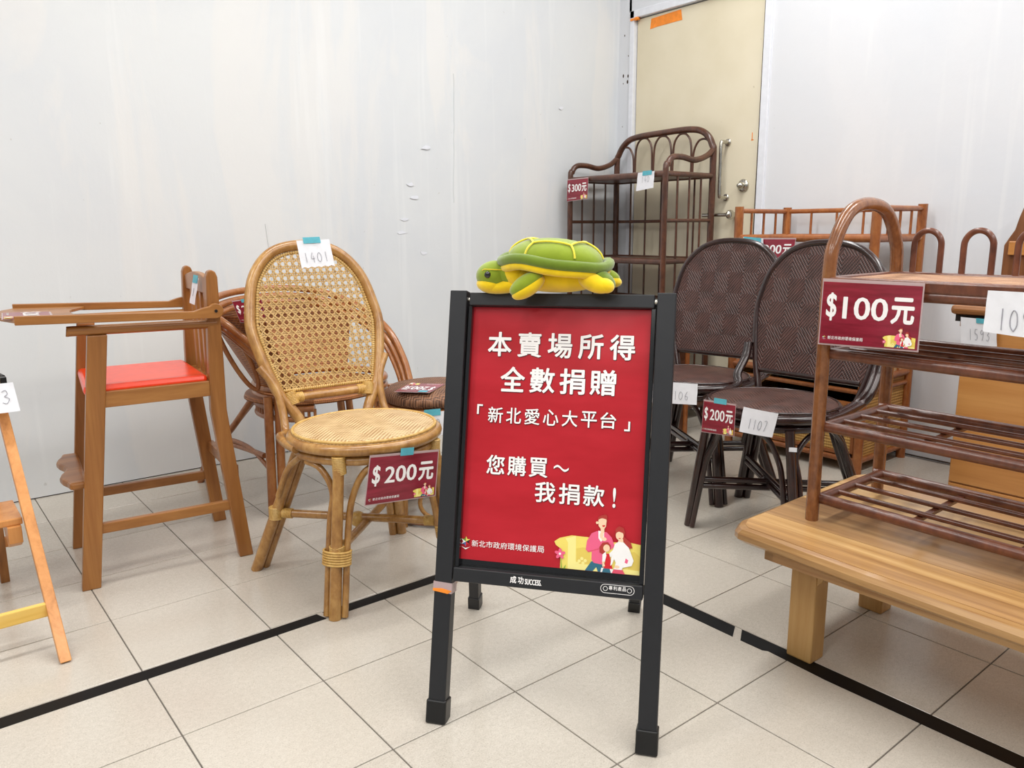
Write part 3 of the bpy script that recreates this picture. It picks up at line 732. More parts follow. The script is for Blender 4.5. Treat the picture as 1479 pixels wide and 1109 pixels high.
pm.add(pv, [(j * (NXp + 1) + i, j * (NXp + 1) + i + 1, (j + 1) * (NXp + 1) + i + 1, (j + 1) * (NXp + 1) + i) for j in range(NYp) for i in range(NXp)], True)
poster = pm.build('poster', 'poster', sg)
PF = lambda x, l, h: S(x, l, -.0068 + pb(x, l) + h)
tx = MB(); sh = MB()
def line(txt, boxes, bold=.012):
    global tx, sh
    bold *= 1.35
    for ch, b in zip(txt, boxes):
        put_text(tx, ch, b, PF, .0016, bold); 
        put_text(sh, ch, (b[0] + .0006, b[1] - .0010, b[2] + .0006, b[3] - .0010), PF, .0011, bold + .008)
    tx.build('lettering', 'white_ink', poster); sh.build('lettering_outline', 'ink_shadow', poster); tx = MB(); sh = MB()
def row(x0, x1, n, y0, y1, fill=.86, slope=0):
    p = (x1 - x0) / (n - 1 + fill) ; return [(x0 + p * i, y0, x0 + p * i + p * fill, y1) for i in range(n)]
line('本賣場所得', row(.063, .361, 5, .741, .791, .80))
line('全數捐贈', row(.093, .327, 4, .670, .721, .84))
b3 = row(.071, .331, 7, .606, .638, .82)
line('新北愛心大平台', b3, .006)
for m2, h2, o2 in ((tx, .0016, 0), (sh, .0011, .001)):
    m2.prism([(.047 + o2, .642 - o2), (.059 + o2, .642 - o2), (.059 + o2, .6385 - o2), (.051 + o2, .6385 - o2), (.051 + o2, .622 - o2), (.047 + o2, .622 - o2)][::-1], h2 - .0001, h2, PF)
    m2.prism([(.358 + o2, .622 - o2), (.3545 + o2, .622 - o2), (.3545 + o2, .6065 - o2), (.347 + o2, .6065 - o2), (.347 + o2, .603 - o2), (.358 + o2, .603 - o2)][::-1], h2 - .0001, h2, PF)
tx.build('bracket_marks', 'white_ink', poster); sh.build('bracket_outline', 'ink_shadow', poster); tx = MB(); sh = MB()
line('您購買', row(.073, .200, 3, .502, .541, .86), .010)
for m2, h2, o2 in ((tx, .0016, 0), (sh, .0011, .0008)):
    up_ = [(.212 + .030 * t / 8 + o2, .523 + .0045 * math.sin(2 * math.pi * t / 8) + .002 - o2) for t in range(9)]
    m2.prism([(x, y - .0042) for x, y in up_] + up_[::-1], h2 - .0001, h2, PF)
tx.build('tilde', 'white_ink', poster); sh.build('tilde_outline', 'ink_shadow', poster); tx = MB(); sh = MB()
line('我捐款', row(.176, .315, 3, .453, .494, .86), .010)
line('!', [(.331, .453, .337, .492)], .012)
small = MB()
for ch, b in zip('新北市政府環境保護局', row(.0505, .2, 10, .3535, .3665, .92)): put_text(small, ch, b, PF, .0014, .004)
small.build('lettering', 'white_ink', poster, label='small white lettering in the poster corner')
def emblem(fr, cx, cy, r, h, par):
    mb = MB(); cols = ['p_yel', 'p_green', 'p_white', 'p_blue', 'p_redd', 'p_blk']
    A = [0, 60, 120, 180, 240, 300]
    for i in range(6):
        mb.cur = i; a, b = R(30 + 60 * i), R(90 + 60 * i)
        mb.prism([(cx, cy), (cx + r * math.cos(a), cy + r * math.sin(a)), (cx + r * .55 * math.cos((a + b) / 2), cy + r * .55 * math.sin((a + b) / 2)), (cx + r * math.cos(b), cy + r * math.sin(b))], h, h + .0002, fr)
    mb.cur = 2
    mb.prism([(cx - r * .9, cy - r * .95), (cx, cy - r * 1.5), (cx + r * .9, cy - r * .95), (cx, cy - r * 1.25)], h, h + .0002, fr)
    mb.build('emblem', cols, par)
emblem(PF, .038, .362, .0105, .0012, poster)
# printed family on a sofa: flat coloured shapes of a generic clip-art drawing
def family(fr, x0, y0, s, h, par):
    names = ['p_yel', 'p_yel2', 'p_yel3', 'p_pink', 'p_skin', 'p_hair', 'p_teal2', 'p_redd', 'p_white', 'p_pink2', 'p_green', 'p_blk']
    mb = MB(); lay = [h]
    def pg(c, pts):
        mb.cur = names.index('p_' + c); lay[0] += .00006
        P = [(x0 + a * s, y0 + b * s) for a, b in pts]; ar = sum(P[i][0] * P[(i + 1) % len(P)][1] - P[(i + 1) % len(P)][0] * P[i][1] for i in range(len(P)))
        if ar < 0: P = P[::-1]
        mb.add([fr(a, b, lay[0]) for a, b in P], [tuple(range(len(P)))])
    def el(c, cx, cy, rx, ry, n=18, a=0):
        ca, sa = math.cos(a), math.sin(a)
        pg(c, [(cx + rx * math.cos(t) * ca - ry * math.sin(t) * sa, cy + rx * math.cos(t) * sa + ry * math.sin(t) * ca) for t in [2 * math.pi * k / n for k in range(n)]])
    # unit: 1 = illustration width; origin at lower left
    pg('yel', [(0, .30), (.02, .26), (.08, .22), (.08, 0), (1, 0), (1, .34), (.86, .36), (.60, .34), (.40, .38), (.20, .385), (.06, .345)])
    pg('yel2', [(.17, 0), (.16, .30), (.13, .345), (.25, .385), (.26, .10), (.30, 0)])
    pg('yel3', [(.27, .06), (.26, .24), (.34, .26), (.42, .25), (.44, .08)])
    pg('yel3', [(.86, .06), (.86, .24), (.92, .26), (1, .2), (1, .05)])
    pg('yel2', [(.24, 0), (.26, .07), (.98, .05), (1, 0)])
    for q in ((.30, .10), (.345, .08), (.33, .13), (.28, .07), (.37, .11)): el('yel2', q[0], q[1], .02, .02, 8)
    pg('teal2', [(.37, 0), (.44, .11), (.56, .12), (.60, .10), (.55, 0), (.52, 0), (.50, .05), (.46, 0)])
    pg('pink', [(.37, .24), (.38, .34), (.43, .43), (.49, .46), (.60, .455), (.66, .40), (.70, .30), (.64, .25), (.60, .24), (.585, .12), (.56, .085), (.47, .095), (.44, .13), (.44, .22), (.40, .21)])
    pg('pink2', [(.375, .235), (.40, .212), (.52, .25), (.53, .27), (.40, .222)])
    pg('white', [(.505, .465), (.57, .46), (.575, .38), (.54, .34), (.51, .38)])
    pg('skin', [(.50, .59), (.505, .52), (.53, .49), (.535, .44), (.575, .44), (.572, .49), (.59, .52), (.595, .60), (.55, .62)])
    el('skin', .488, .555, .016, .016, 10)
    pg('hair', [(.495, .60), (.50, .62), (.53, .64), (.58, .655), (.60, .64), (.603, .55), (.59, .60), (.55, .61), (.51, .605), (.497, .575)])
    pg('redd', [(.545, .53), (.58, .535), (.575, .515), (.555, .512)])
    el('skin', .545, .415, .02, .035, 12); el('skin', .575, .375, .03, .022, 12)
    # daughter
    pg('hair', [(.53, .22), (.525, .28), (.56, .335), (.62, .345), (.655, .31), (.655, .27), (.60, .24), (.57, .20)])
    el('skin', .608, .275, .038, .042, 14)
    pg('redd', [(.60, .215), (.64, .215), (.665, .12), (.69, .04), (.58, .045), (.60, .12)])
    pg('white', [(.565, .20), (.60, .235), (.61, .19), (.595, .12), (.565, .12)]); pg('white', [(.64, .215), (.68, .26), (.69, .21), (.655, .175)])
    pg('skin', [(.565, .12), (.585, .12), (.60, .07), (.57, .06)])
    pg('white', [(.56, .05), (.59, .05), (.58, 0), (.55, 0)]); pg('teal2', [(.58, .045), (.67, .045), (.68, 0), (.57, 0)]); pg('white', [(.655, .045), (.69, .045), (.70, 0), (.67, 0)])
    # mother
    pg('hair', [(.70, .43), (.70, .50), (.74, .535), (.79, .52), (.81, .47), (.80, .42), (.88, .36), (.90, .30), (.86, .29), (.82, .33), (.785, .39)])
    el('skin', .75, .43, .044, .052, 16); pg('skin', [(.745, .395), (.79, .395), (.80, .34), (.73, .34)])
    pg('hair', [(.705, .455), (.74, .475), (.79, .46), (.795, .49), (.74, .52), (.705, .49)])
    pg('redd', [(.735, .40), (.765, .405), (.755, .39)])
    pg('white', [(.70, .33), (.74, .36), (.80, .355), (.86, .30), (.92, .16), (.90, .10), (.80, .07), (.79, .04), (.70, .04), (.72, .12), (.70, .16), (.68, .10), (.66, .08), (.67, .22)])
    pg('pink', [(.83, .18), (.86, .16), (.85, .12), (.82, .13)])
    pg('pink2', [(.70, .045), (.80, .045), (.83, 0), (.68, 0)])
    el('skin', .735, .075, .03, .018, 10)
    # flower
    for k in range(5):
        a = R(90 + 72 * k); el('pink', .075 + .035 * math.cos(a), .165 + .035 * math.sin(a), .03, .019, 12, a)
    el('white', .075, .165, .014, .014, 10)
    pg('green', [(.083, .13), (.088, .13), (.105, 0), (.095, 0)]); pg('green', [(.12, 0), (.15, .05), (.14, 0)])
    return mb.build('family_illustration', names, par)
family(PF, .220, PY0 + .0008, .1705, .0011, poster)
bt = MB(); SF = lambda x, l, h: S(x, l, .014 + h)
for ch, b in zip('成功', [(.1385, .2925, .1515, .3065), (.1545, .2925, .166, .3065)]): put_text(bt, ch, b, SF, .0006, .02)
put_text(bt, 'SUCCESS.', (.1685, .2925, .202, .3035), SF, .0006, .01)
bt.build('lettering', 'white_ink', sg, label='white maker name on the bottom rail')
bg = MB()
def ringpoly(x0, x1, yc, r, w): 
    o_ = []; i_ = []
    for k in range(13): a = R(90 + 15 * k); o_.append((x0 + r * math.cos(a), yc + r * math.sin(a))); i_.append((x0 + (r - w) * math.cos(a), yc + (r - w) * math.sin(a)))
    for k in range(13): a = R(-90 + 15 * k); o_.append((x1 + r * math.cos(a), yc + r * math.sin(a))); i_.append((x1 + (r - w) * math.cos(a), yc + (r - w) * math.sin(a)))
    N = len(o_); bg.add([SF(*p, .0006) for p in o_ + i_], [(i, (i + 1) % N, (i + 1) % N + N, i + N) for i in range(N)])
ringpoly(.326, .374, .3005, .0085, .0009)
for ch, b in zip('專利產品', row(.3335, .3665, 4, .2985, .3065, .82)): put_text(bg, ch, b, SF, .0006, .01)
for x in (.327, .373): ringpoly(x, x, .3005, .0045, .0009)
bg.box2((0, 0, 0), (0, 0, 0)) if False else None
put_text(bg, '000000', (.339, .2945, .361, .2965), SF, .0006, .02) if False else None
bg.build('badge', 'white_ink', sg)
# clear tape wrapped round the left leg where the rail meets it
tpb = MB().prism([(-.0195, .262), (.0195, .258), (.0195, .279), (-.0195, .281)], -.0175, .0155, S).build('clear_tape', 'sleeve_edge', sg)
MB().prism([(-.0198, .262), (.012, .258), (.0198, .264), (.0, .268), (-.0198, .267)], .0156, .0162, S).build('orange_tape_scrap', 'orange', sg)

# ------------------------------------------------------------------ plush turtle
tt = thing('plush_turtle', 'green and yellow plush sea turtle lying on top of the sign', 'soft toy', S(.21, .868, 0))
tq = Vector((0, 0, 1)); dp = Vector((-WV.y, WV.x, 0)) * 1.0  # backwards from the viewer
dp = Vector((.79625, .60496, 0))
T0 = S(.182, .8745, 0)
ZO = .0; 
def TL(x, y, z): return T0 + WV * x + dp * y + Vector((0, 0, z + ZO))
rotT = Matrix((WV, dp, Vector((0, 0, 1)))).transposed()
def tell(mb, c, rad, ry=0, rz=0, fn=None, rx=0): 
    return mb.ell(TL(*c), rad, rotT @ Matrix.Rotation(rz, 3, 'Z') @ Matrix.Rotation(ry, 3, 'Y') @ Matrix.Rotation(rx, 3, 'X'), 28, 16, fn)
k_ = .00140
def pxy(px, py): return ((px - 790) * k_, (425.5 - py) * k_)
# body: yellow belly under the shell
body = MB(); tell(body, (.012, 0, .030), (.100, .062, .032), R(2)); tell(body, (-.052, 0, .036), (.050, .05, .034), R(14))
body.build('belly', 'pyel', tt)
tilt = R(4.2)
def dome(p): 
    p = p.copy()
    if p.z < 0: p.z *= .22
    return p
sx0, sz0 = .0155, .058
shl = MB(); tell(shl, (sx0, 0, sz0), (.096, .074, .046), tilt, 0, lambda p: Vector((p.x, p.y, (abs(p.z) ** .82 * .050 ** .18 if p.z > 0 else p.z * .2)))); shl.build('shell', 'pgreen', tt)
def SP(x, y, z):  # point in tilted shell frame
    v = Matrix.Rotation(tilt, 3, 'Y') @ Vector((x, y, z)); return TL(sx0 + v.x, v.y, sz0 + v.z)
def wav(a): return .004 * math.sin(a * 3 + 1) + .002 * math.sin(a * 5)
rim1 = MB().tube([SP(.107 * math.cos(a), .085 * math.sin(a), .000 + wav(a)) for a in [2 * math.pi * k / 40 for k in range(40)]], .0105, 10, True); rim1.build('shell_rim', 'pgreen2', tt)
rim2 = MB().tube([SP(.102 * math.cos(a), .081 * math.sin(a), -.0125 + wav(a)) for a in [2 * math.pi * k / 40 for k in range(40)]], .0095, 10, True); rim2.build('shell_underside', 'pyel', tt)
def on_dome(x, y):
    q = max(0, 1 - (x / .096) ** 2 - (y / .074) ** 2); z = .05 * math.sqrt(q); z = z ** .82 * .05 ** .18 if z > 0 else 0
    return SP(x, y, z + .0006)
cord = MB(); hexa = [(.060 * math.cos(a), .060 * math.sin(a)) for a in [R(t) for t in (0, 52, 128, 180, 232, 308)]]
for i in range(6):
    a, b = hexa[i], hexa[(i + 1) % 6]
    cord.tube([on_dome(a[0] + (b[0] - a[0]) * t / 6, a[1] + (b[1] - a[1]) * t / 6) for t in range(7)], .0022, 6)
    ang = math.atan2(a[1] / .074, a[0] / .096); e = (.0945 * math.cos(ang), .073 * math.sin(ang))
    cord.tube([on_dome(a[0] + (e[0] - a[0]) * t / 7, a[1] + (e[1] - a[1]) * t / 7) for t in range(8)], .0022, 6)
cord.build('shell_piping', 'pcord', tt)
# head with yellow throat
hd = MB(); tell(hd, (-.106, -.012, .031), (.038, .035, .030), R(-4)); tell(hd, (-.074, -.010, .035), (.042, .033, .027), R(4)); head = hd.build('head', 'pgreen', tt)
th = MB(); tell(th, (-.088, -.012, .0115), (.050, .031, .0165), R(-6), 0); tell(th, (-.112, -.013, .0145), (.031, .0335, .0175), R(0)); th.build('throat', 'pyel', head)
tell(MB(), (-.1115, -.0455, .0345), (.0068, .005, .0068)).build('eye', 'eye', head); tell(MB(), (-.1115, .0215, .0345), (.0068, .005, .0068)).build('eye', 'eye', head)
sp = MB().tube([TL(-.133 + .0, -.0285, .0385), TL(-.118, -.0455, .0455), TL(-.095, -.0455, .0445), TL(-.075, -.036, .0435), TL(-.062, -.03, .0445)], .0009, 5); sp.build('seam', 'pyel', head)
# flippers
def flip(c, rad, ry, rz, n_, rx=0):
    f = MB(); tell(f, c, rad, ry, rz, None, rx); o = f.build('flipper', 'pgreen', tt)
    g = MB(); c2 = (c[0] + .004, c[1] + (.0 if c[1] < 0 else 0), c[2] - .0075); tell(g, c2, (rad[0] * 1.0, rad[1] * .96, rad[2] * .95), ry, rz, None, rx); g.build('flipper_underside', 'pyel', o)
flip((-.028, -.070, .0195), (.036, .023, .0175), R(-32), R(12), 0)
flip((-.028, .066, .030), (.036, .023, .014), R(-24), R(-20), 0)
flip((.108, .030, .030), (.034, .022, .016), R(14), R(18), 0)
f = MB(); tell(f, (.100, -.044, .0215), (.036, .024, .0185), R(20), R(-14)); tell(f, (.120, -.050, .0165), (.020, .016, .0145), R(20)); o = f.build('flipper', 'pyel', tt)
g = MB(); tell(g, (.112, -.036, .0265), (.031, .022, .0175), R(30), R(-14)); g.build('flipper_top', 'pgreen2', o)

# ------------------------------------------------------------------ rattan etagere
et = thing('rattan_shelf', 'tall dark brown rattan shelf with looped gallery in front of the cream door', 'shelf', (2.78, .76, 0))
EX0, EX1, EY0, EY1 = 2.60, 2.955, .43, 1.085
def arm(y): 
    return [(EX0, y, 0), (EX0, y, .6), (EX0, y, 1.2), (EX0 + .012, y, 1.262), (EX0 + .045, y, 1.297), (EX0 + .12, y, 1.302), (EX0 + .21, y, 1.292), (EX0 + .30, y, 1.315), (EX1, y, 1.35)]
for y in (EY0, EY1): pole('front_post', arm(y), .0145, et, 'etag', 6, 12)
pole('back_frame', [(EX1, EY1, 0), (EX1, EY1, .7), (EX1, EY1, 1.28), (EX1, EY1 - .015, 1.37), (EX1, EY1 - .07, 1.43), (EX1, EY1 - .15, 1.452), (EX1, .76, 1.458), (EX1, EY0 + .15, 1.458), (EX1, EY0 + .06, 1.435), (EX1, EY0 + .01, 1.375), (EX1, EY0, 1.28), (EX1, EY0, .7), (EX1, EY0, 0)], .0165, et, 'etag', 6, 12)
for i, z in enumerate((1.222, .81, .40, .06)):
    rf = MB(); rf.tube([(EX0, EY0, z), (EX0, EY1, z)], .015, 12); rf.tube([(EX1, EY0, z), (EX1, EY1, z)], .013, 12)
    for y in (EY0, EY1): rf.tube([(EX0, y, z), (EX1, y, z)], .013, 12)
    sh_ = rf.build('shelf_frame', 'etag', et)
    MB().box2((EX0 + .005, EY0 + .005, z - .006), (EX1 - .005, EY1 - .005, z + .006)).build('shelf_board', 'etag_in', sh_)
for z in (1.005, .60, .22):
    rr = MB()
    for y in (EY0, EY1): rr.tube([(EX0, y, z), (EX1, y, z)], .0085, 10)
    rr.tube([(EX1, EY0, z), (EX1, EY1, z)], .0085, 10); rr.build('guard_rail', 'etag', et)
for k in range(3):
    for y in (EY0, EY1):
        x = EX0 + (EX1 - EX0) * (k + 1) / 4
        MB().tube([(x, y, .06), (x, y, 1.222)], .0052, 8).build('upright_rod', 'etag', et)
AW = (EY1 - EY0) / 5
for k in range(5):
    yc = EY0 + AW * (k + .5); w_2 = AW * .46
    zt = 1.442 if 0 < k < 4 else 1.405
    pole('gallery_arch', [(EX1, yc - w_2, 1.23), (EX1, yc - w_2, 1.30), (EX1, yc - w_2 * .9, zt - .05), (EX1, yc - w_2 * .5, zt - .01), (EX1, yc, zt), (EX1, yc + w_2 * .5, zt - .01), (EX1, yc + w_2 * .9, zt - .05), (EX1, yc + w_2, 1.30), (EX1, yc + w_2, 1.23)], .0055, et, 'etag', 4, 8)
for k in range(5):
    y = EY0 + (EY1 - EY0) * (k + 1) / 6
    MB().tube([(EX1, y, .06), (EX1, y, 1.222)], .0052, 8).build('upright_rod', 'etag', et)

# ------------------------------------------------------------------ gallery cabinet
cb = thing('wicker_cabinet', 'orange-brown bamboo cabinet with railed top and yellow wicker door by right wall', 'cabinet', (2.79, -.29, 0))
CX0, CX1, CY0, CY1 = 2.60, 2.97, -.60, .01
for (x, y) in ((CX0, CY0), (CX0, CY1), (CX1, CY0), (CX1, CY1)): MB().tube([(x, y, 0), (x, y, 1.058)], .0185, 12).build('post', 'cab', cb)
def rails(z, r, front=True, name='rail'):
    rr = MB()
    if front: rr.tube([(CX0, CY0, z), (CX0, CY1, z)], r, 10)
    rr.tube([(CX1, CY0, z), (CX1, CY1, z)], r, 10)
    for y in (CY0, CY1): rr.tube([(CX0, y, z), (CX1, y, z)], r, 10)
    return rr.build(name, 'cab', cb)
rails(1.04, .0105, False, 'top_rail'); sf = rails(.925, .015, True, 'shelf_frame')
MB().box2((CX0, CY0, .918), (CX1, CY1, .928)).build('shelf_board', 'cab_top', sf)
for k in range(4):
    y = CY0 + (CY1 - CY0) * (k + 1) / 5; MB().tube([(CX1, y, .925), (CX1, y, 1.04)], .0055, 8).build('spindle', 'cab', cb)
for k in range(3):
    x = CX0 + (CX1 - CX0) * (k + 1) / 4
    for y in (CY0, CY1):
        MB().tube([(x, y, .925), (x, y, 1.04)], .0055, 8).build('spindle', 'cab', cb)
sf = rails(.375, .014, True, 'shelf_frame'); MB().box2((CX0, CY0, .368), (CX1, CY1, .383)).build('shelf_board', 'cab_top', sf)
rails(.33, .010); rails(.05, .012); rails(.48, .010, False)
for k in range(3):
    x = CX0 + (CX1 - CX0) * (k + 1) / 4
    for y in (CY0, CY1): MB().tube([(x, y, .375), (x, y, .48)], .0055, 8).build('spindle', 'cab', cb)
MB().box2((CX0 + .012, CY0 + .004, .06), (CX1 - .01, CY0 + .012, .36)).build('side_panel', 'cab_weave_s', cb)
MB().box2((CX0 + .012, CY1 - .012, .06), (CX1 - .01, CY1 - .004, .36)).build('side_panel', 'cab_weave_s', cb)
MB().box2((CX1 - .012, CY0, .06), (CX1 - .006, CY1, .36)).build('back_panel', 'dark_in', cb)
MB().box2((CX0, CY0, .045), (CX1, CY1, .055)).build('bottom_board', 'cab_top', cb)
for (a, b) in ((CY0 + .02, -.302), (-.298, CY1 - .02)):
    dr = MB(); 
    for p in (((CX0 - .004, a, .065), (CX0 + .012, b, .08)), ((CX0 - .004, a, .27), (CX0 + .012, b, .285)), ((CX0 - .004, a, .065), (CX0 + .012, a + .014, .285)), ((CX0 - .004, b - .014, .065), (CX0 + .012, b, .285))): dr.box2(*p)
    dd = dr.build('door', 'cab', cb, bevel=.002); MB().box2((CX0 + .001, a + .01, .075), (CX0 + .008, b - .01, .275)).build('wicker_panel', 'cab_weave', dd)

# wicker chest under the etagere, glimpsed between the sign and the dark chair
ch = thing('wicker_box', 'brown wooden box seen under the dark chair back beside the tall shelf', 'box', (2.46, .42, 0))
MB().box2((2.30, .24, .02), (2.57, .62, .43)).build('box_body', 'etag_in', ch, bevel=.004)
MB().box2((2.29, .23, .43), (2.57, .63, .45)).build('lid', 'cab', ch, bevel=.004)
for (x, y) in ((2.295, .235), (2.295, .625), (2.565, .235), (2.565, .625)): MB().tube([(x, y, 0), (x, y, .44)], .012, 10).build('corner_post', 'cab', ch)

# ------------------------------------------------------------------ bench
bn = thing('wooden_bench', 'pale solid wood low bench carrying the shoe rack, right foreground', 'bench', (1.35, -1.75, 0))
BZ = .315
bp = [(1.085, -1.094), (1.12, -1.078), (1.65, -1.072), (1.675, -1.085), (1.69, -1.4), (1.69, -2.22), (1.66, -2.26), (1.08, -2.26), (1.05, -2.22), (1.052, -1.7), (1.058, -1.4), (1.072, -1.16), (1.074, -1.11)]
pl = MB()
N_ = len(bp); cxb, cyb = 1.37, -1.66
def insp(k): return [(cxb + (x - cxb) * (1 - k / .3), cyb + (y - cyb) * (1 - k / .55)) for x, y in bp]
levels = [(insp(.012), BZ - .036), (bp, BZ - .026), (bp, BZ - .014), (insp(.006), BZ - .004), (insp(.016), BZ)]
vs = [(x, y, z) for pp, z in levels for x, y in pp]
fs = [(j * N_ + (i + 1) % N_, j * N_ + i, (j + 1) * N_ + i, (j + 1) * N_ + (i + 1) % N_) for j in range(4) for i in range(N_)]
# planks of the top, each its own piece
pl.add(vs, fs + [tuple(range(N_))]); 
topb = pl.build('bench_top', 'bench', bn)
xs_ = [1.03, 1.20, 1.365, 1.53, 1.71]
ipoly = insp(.016)
def clipx(poly, a, b):
    def cl(P, X, keep):
        o = []
        for i in range(len(P)):
            p, q = P[i], P[(i + 1) % len(P)]; ip, iq = keep(p[0], X), keep(q[0], X)
            if ip: o.append(p)
            if ip != iq: t = (X - p[0]) / (q[0] - p[0]); o.append((X, p[1] + t * (q[1] - p[1])))
        return o
    return cl(cl(poly, a, lambda v, X: v >= X), b, lambda v, X: v <= X)
for i in range(4):
    pg = clipx(ipoly, xs_[i] + .0006, xs_[i + 1] - .0006); ar = sum(pg[k][0] * pg[(k + 1) % len(pg)][1] - pg[(k + 1) % len(pg)][0] * pg[k][1] for k in range(len(pg)))
    if ar < 0: pg = pg[::-1]
    o = MB().prism(pg, BZ - .001, BZ + .0012).build('plank', wood('bench_plank_wood', *[((140, 94, 52), (202, 156, 98), (228, 190, 132)), ((112, 78, 48), (180, 138, 92), (214, 176, 124)), ((160, 114, 68), (214, 170, 112), (232, 196, 142)), ((116, 84, 54), (182, 140, 96), (214, 176, 126))][i], 'Y', 7 + i, .28, .35, .05), topb)
ap = MB()
ap.box2((1.085, -2.18, .258), (1.11, -1.172, BZ - .034)); ap.box2((1.60, -2.18, .258), (1.624, -1.172, BZ - .034)); ap.box2((1.085, -1.196, .258), (1.624, -1.172, BZ - .034)); ap.box2((1.085, -2.204, .258), (1.624, -2.18, BZ - .034))
ap.build('apron', 'bench', bn, bevel=.002)
for (x, y) in ((1.180, -1.183), (1.532, -1.170), (1.180, -2.15), (1.532, -2.15)):
    MB().box2((x, y, 0), (x + .055, y - .062, .278)).build('leg', 'bench_z', bn, bevel=.004)
    sy = -1 if y > -1.5 else 1; yb = y - .062 if sy < 0 else y
    MB().prism([(yb, .278), (yb, .19), (yb + sy * .012, .205), (yb + sy * .016, .225), (yb + sy * .012, .25), (yb + sy * .004, .278)], 0, .050, lambda a, b, h, x=x: (x + .003 + h, a, b)).build('corner_block', 'bench_z', bn, bevel=.001)

# ------------------------------------------------------------------ shoe rack
rk = thing('shoe_rack', 'reddish-brown rattan shoe rack with arched ends standing on the pale bench', 'shoe rack', (1.39, -1.6, BZ))
RX0, RX1, RY0, RY1 = 1.243, 1.545, -1.188, -2.02
zb0 = BZ + .0012
for y in (RY0, RY1):
    xm = (RX0 + RX1) / 2
    MB().curve([(RX0, y, zb0), (RX0, y, .6), (RX0 , y, .87), (RX0 + .018, y, .945), (RX0 + .07, y, 1.005), (xm, y, 1.022), (RX1 - .07, y, 1.005), (RX1 - .018, y, .945), (RX1, y, .87), (RX1, y, .6), (RX1, y, zb0)], .0145, 8, 12).build('end_hoop', 'rack_post', rk)
for i, z in enumerate((.367, .535, .70)):
    e = .012
    sh_ = MB().tube([(RX0 + e, RY0 + .004, z), (RX0 + e, RY1 - .004, z)], .0125, 12).tube([(RX1 - e, RY0 + .004, z), (RX1 - e, RY1 - .004, z)], .0125, 12).tube([(RX0 + e, RY0 - .012, z), (RX1 - e, RY0 - .012, z)], .012, 12).tube([(RX0 + e, RY1 + .012, z), (RX1 - e, RY1 + .012, z)], .012, 12).build('shelf_frame', 'rack', rk)
    for k in range(3):
        x = RX0 + (RX1 - RX0) * (k + 1) / 4; MB().tube([(x, RY0 - .012, z + .003), (x, RY1 + .012, z + .003)], .0062, 8).build('shelf_rod', 'rack', sh_)
    for k in range(3):
        y = RY0 - .205 * (k + 1); MB().box2((RX0 + e, y - .0065, z - .010), (RX1 - e, y + .0065, z - .003)).build('cross_slat', 'rack', sh_)
z = .865
tf = MB(); 
for x in (RX0, RX1): tf.box2((x - .012, RY1 - .012, z - .022), (x + .012, RY0 + .012, z + .002))
for y in (RY0, RY1): tf.box2((RX0, y - .012, z - .022), (RX1, y + .012, z + .002))
tfo = tf.build('top_frame', 'rack', rk, bevel=.004)
MB().box2((RX0 + .011, RY1 + .011, z - .012), (RX1 - .011, RY0 - .011, z - .002)).build('woven_panel', 'rack_weave', tfo)
MB().tube([(RX0, RY0, z - .028), (RX0, RY1, z - .028)], .012, 12).build('under_rail', 'rack', rk)
for k in range(7):
    yc = -1.256 - .1085 * k; w2 = .030
    MB().curve([(RX1, yc - w2, z), (RX1, yc - w2, z + .035)] + [(RX1, yc + w2 * math.cos(R(t)), z + .064 + w2 * math.sin(R(t)) * 1.1) for t in range(180, -1, -20)] + [(RX1, yc + w2, z + .035), (RX1, yc + w2, z)], .0068, 4, 10).build('rear_loop', 'rack', rk)

# ------------------------------------------------------------------ desk and hutch
dk = thing('wooden_desk', 'light brown wooden desk with drawers against right wall behind shoe rack', 'desk', (2.7, -1.5, 0))
MB().box2((2.40, -2.3, .04), (3.0, -1.022, .65)).build('body', 'desk', dk, bevel=.002)
MB().box2((2.43, -2.28, 0), (2.98, -1.05, .04)).build('plinth', 'desk_top', dk)
MB().box2((2.385, -2.32, .648), (3.01, -1.012, .668)).build('moulding', 'desk_top', dk, bevel=.004)
dt = MB().box2((2.365, -2.34, .688), (3.015, -.985, .720)).build('desktop', 'desk_top', dk, bevel=.013)
MB().box2((2.38, -2.33, .666), (3.01, -1.0, .69)).build('shadow_gap', 'dark_in', dk)
for (z0, z1) in ((.055, .118), (.124, .64)):
    dwr = MB().box2((2.392, -1.55, z0), (2.40, -1.026, z1)).build('drawer', 'desk', dk, bevel=.002)
ht = thing('desk_hutch', 'brown carved wooden hutch with stepped curved side, on the desk at right edge', 'hutch', (2.9, -1.2, .72))
prof = [(-.945, .7205), (-.945, .90), (-.958, .925), (-.975, .955), (-.985, 1.0), (-.997, 1.04), (-1.03, 1.08), (-1.10, 1.12), (-1.6, 1.12), (-1.6, .7205)]
MB().prism(prof[::-1], 2.87, 2.90, lambda a, b, h: (h, a, b)).build('side_profile', 'hutch', ht, bevel=.004)
MB().box2((2.90, -1.6, .721), (2.98, -.96, .90)).build('back_box', 'hutch', ht, bevel=.003)
MB().box2((2.855, -1.58, .865), (2.87, -.965, .915)).build('raised_panel', 'desk', ht, bevel=.003)
MB().box2((2.855, -1.58, .955), (2.87, -1.01, 1.01)).build('raised_panel', 'hutch', ht, bevel=.003)

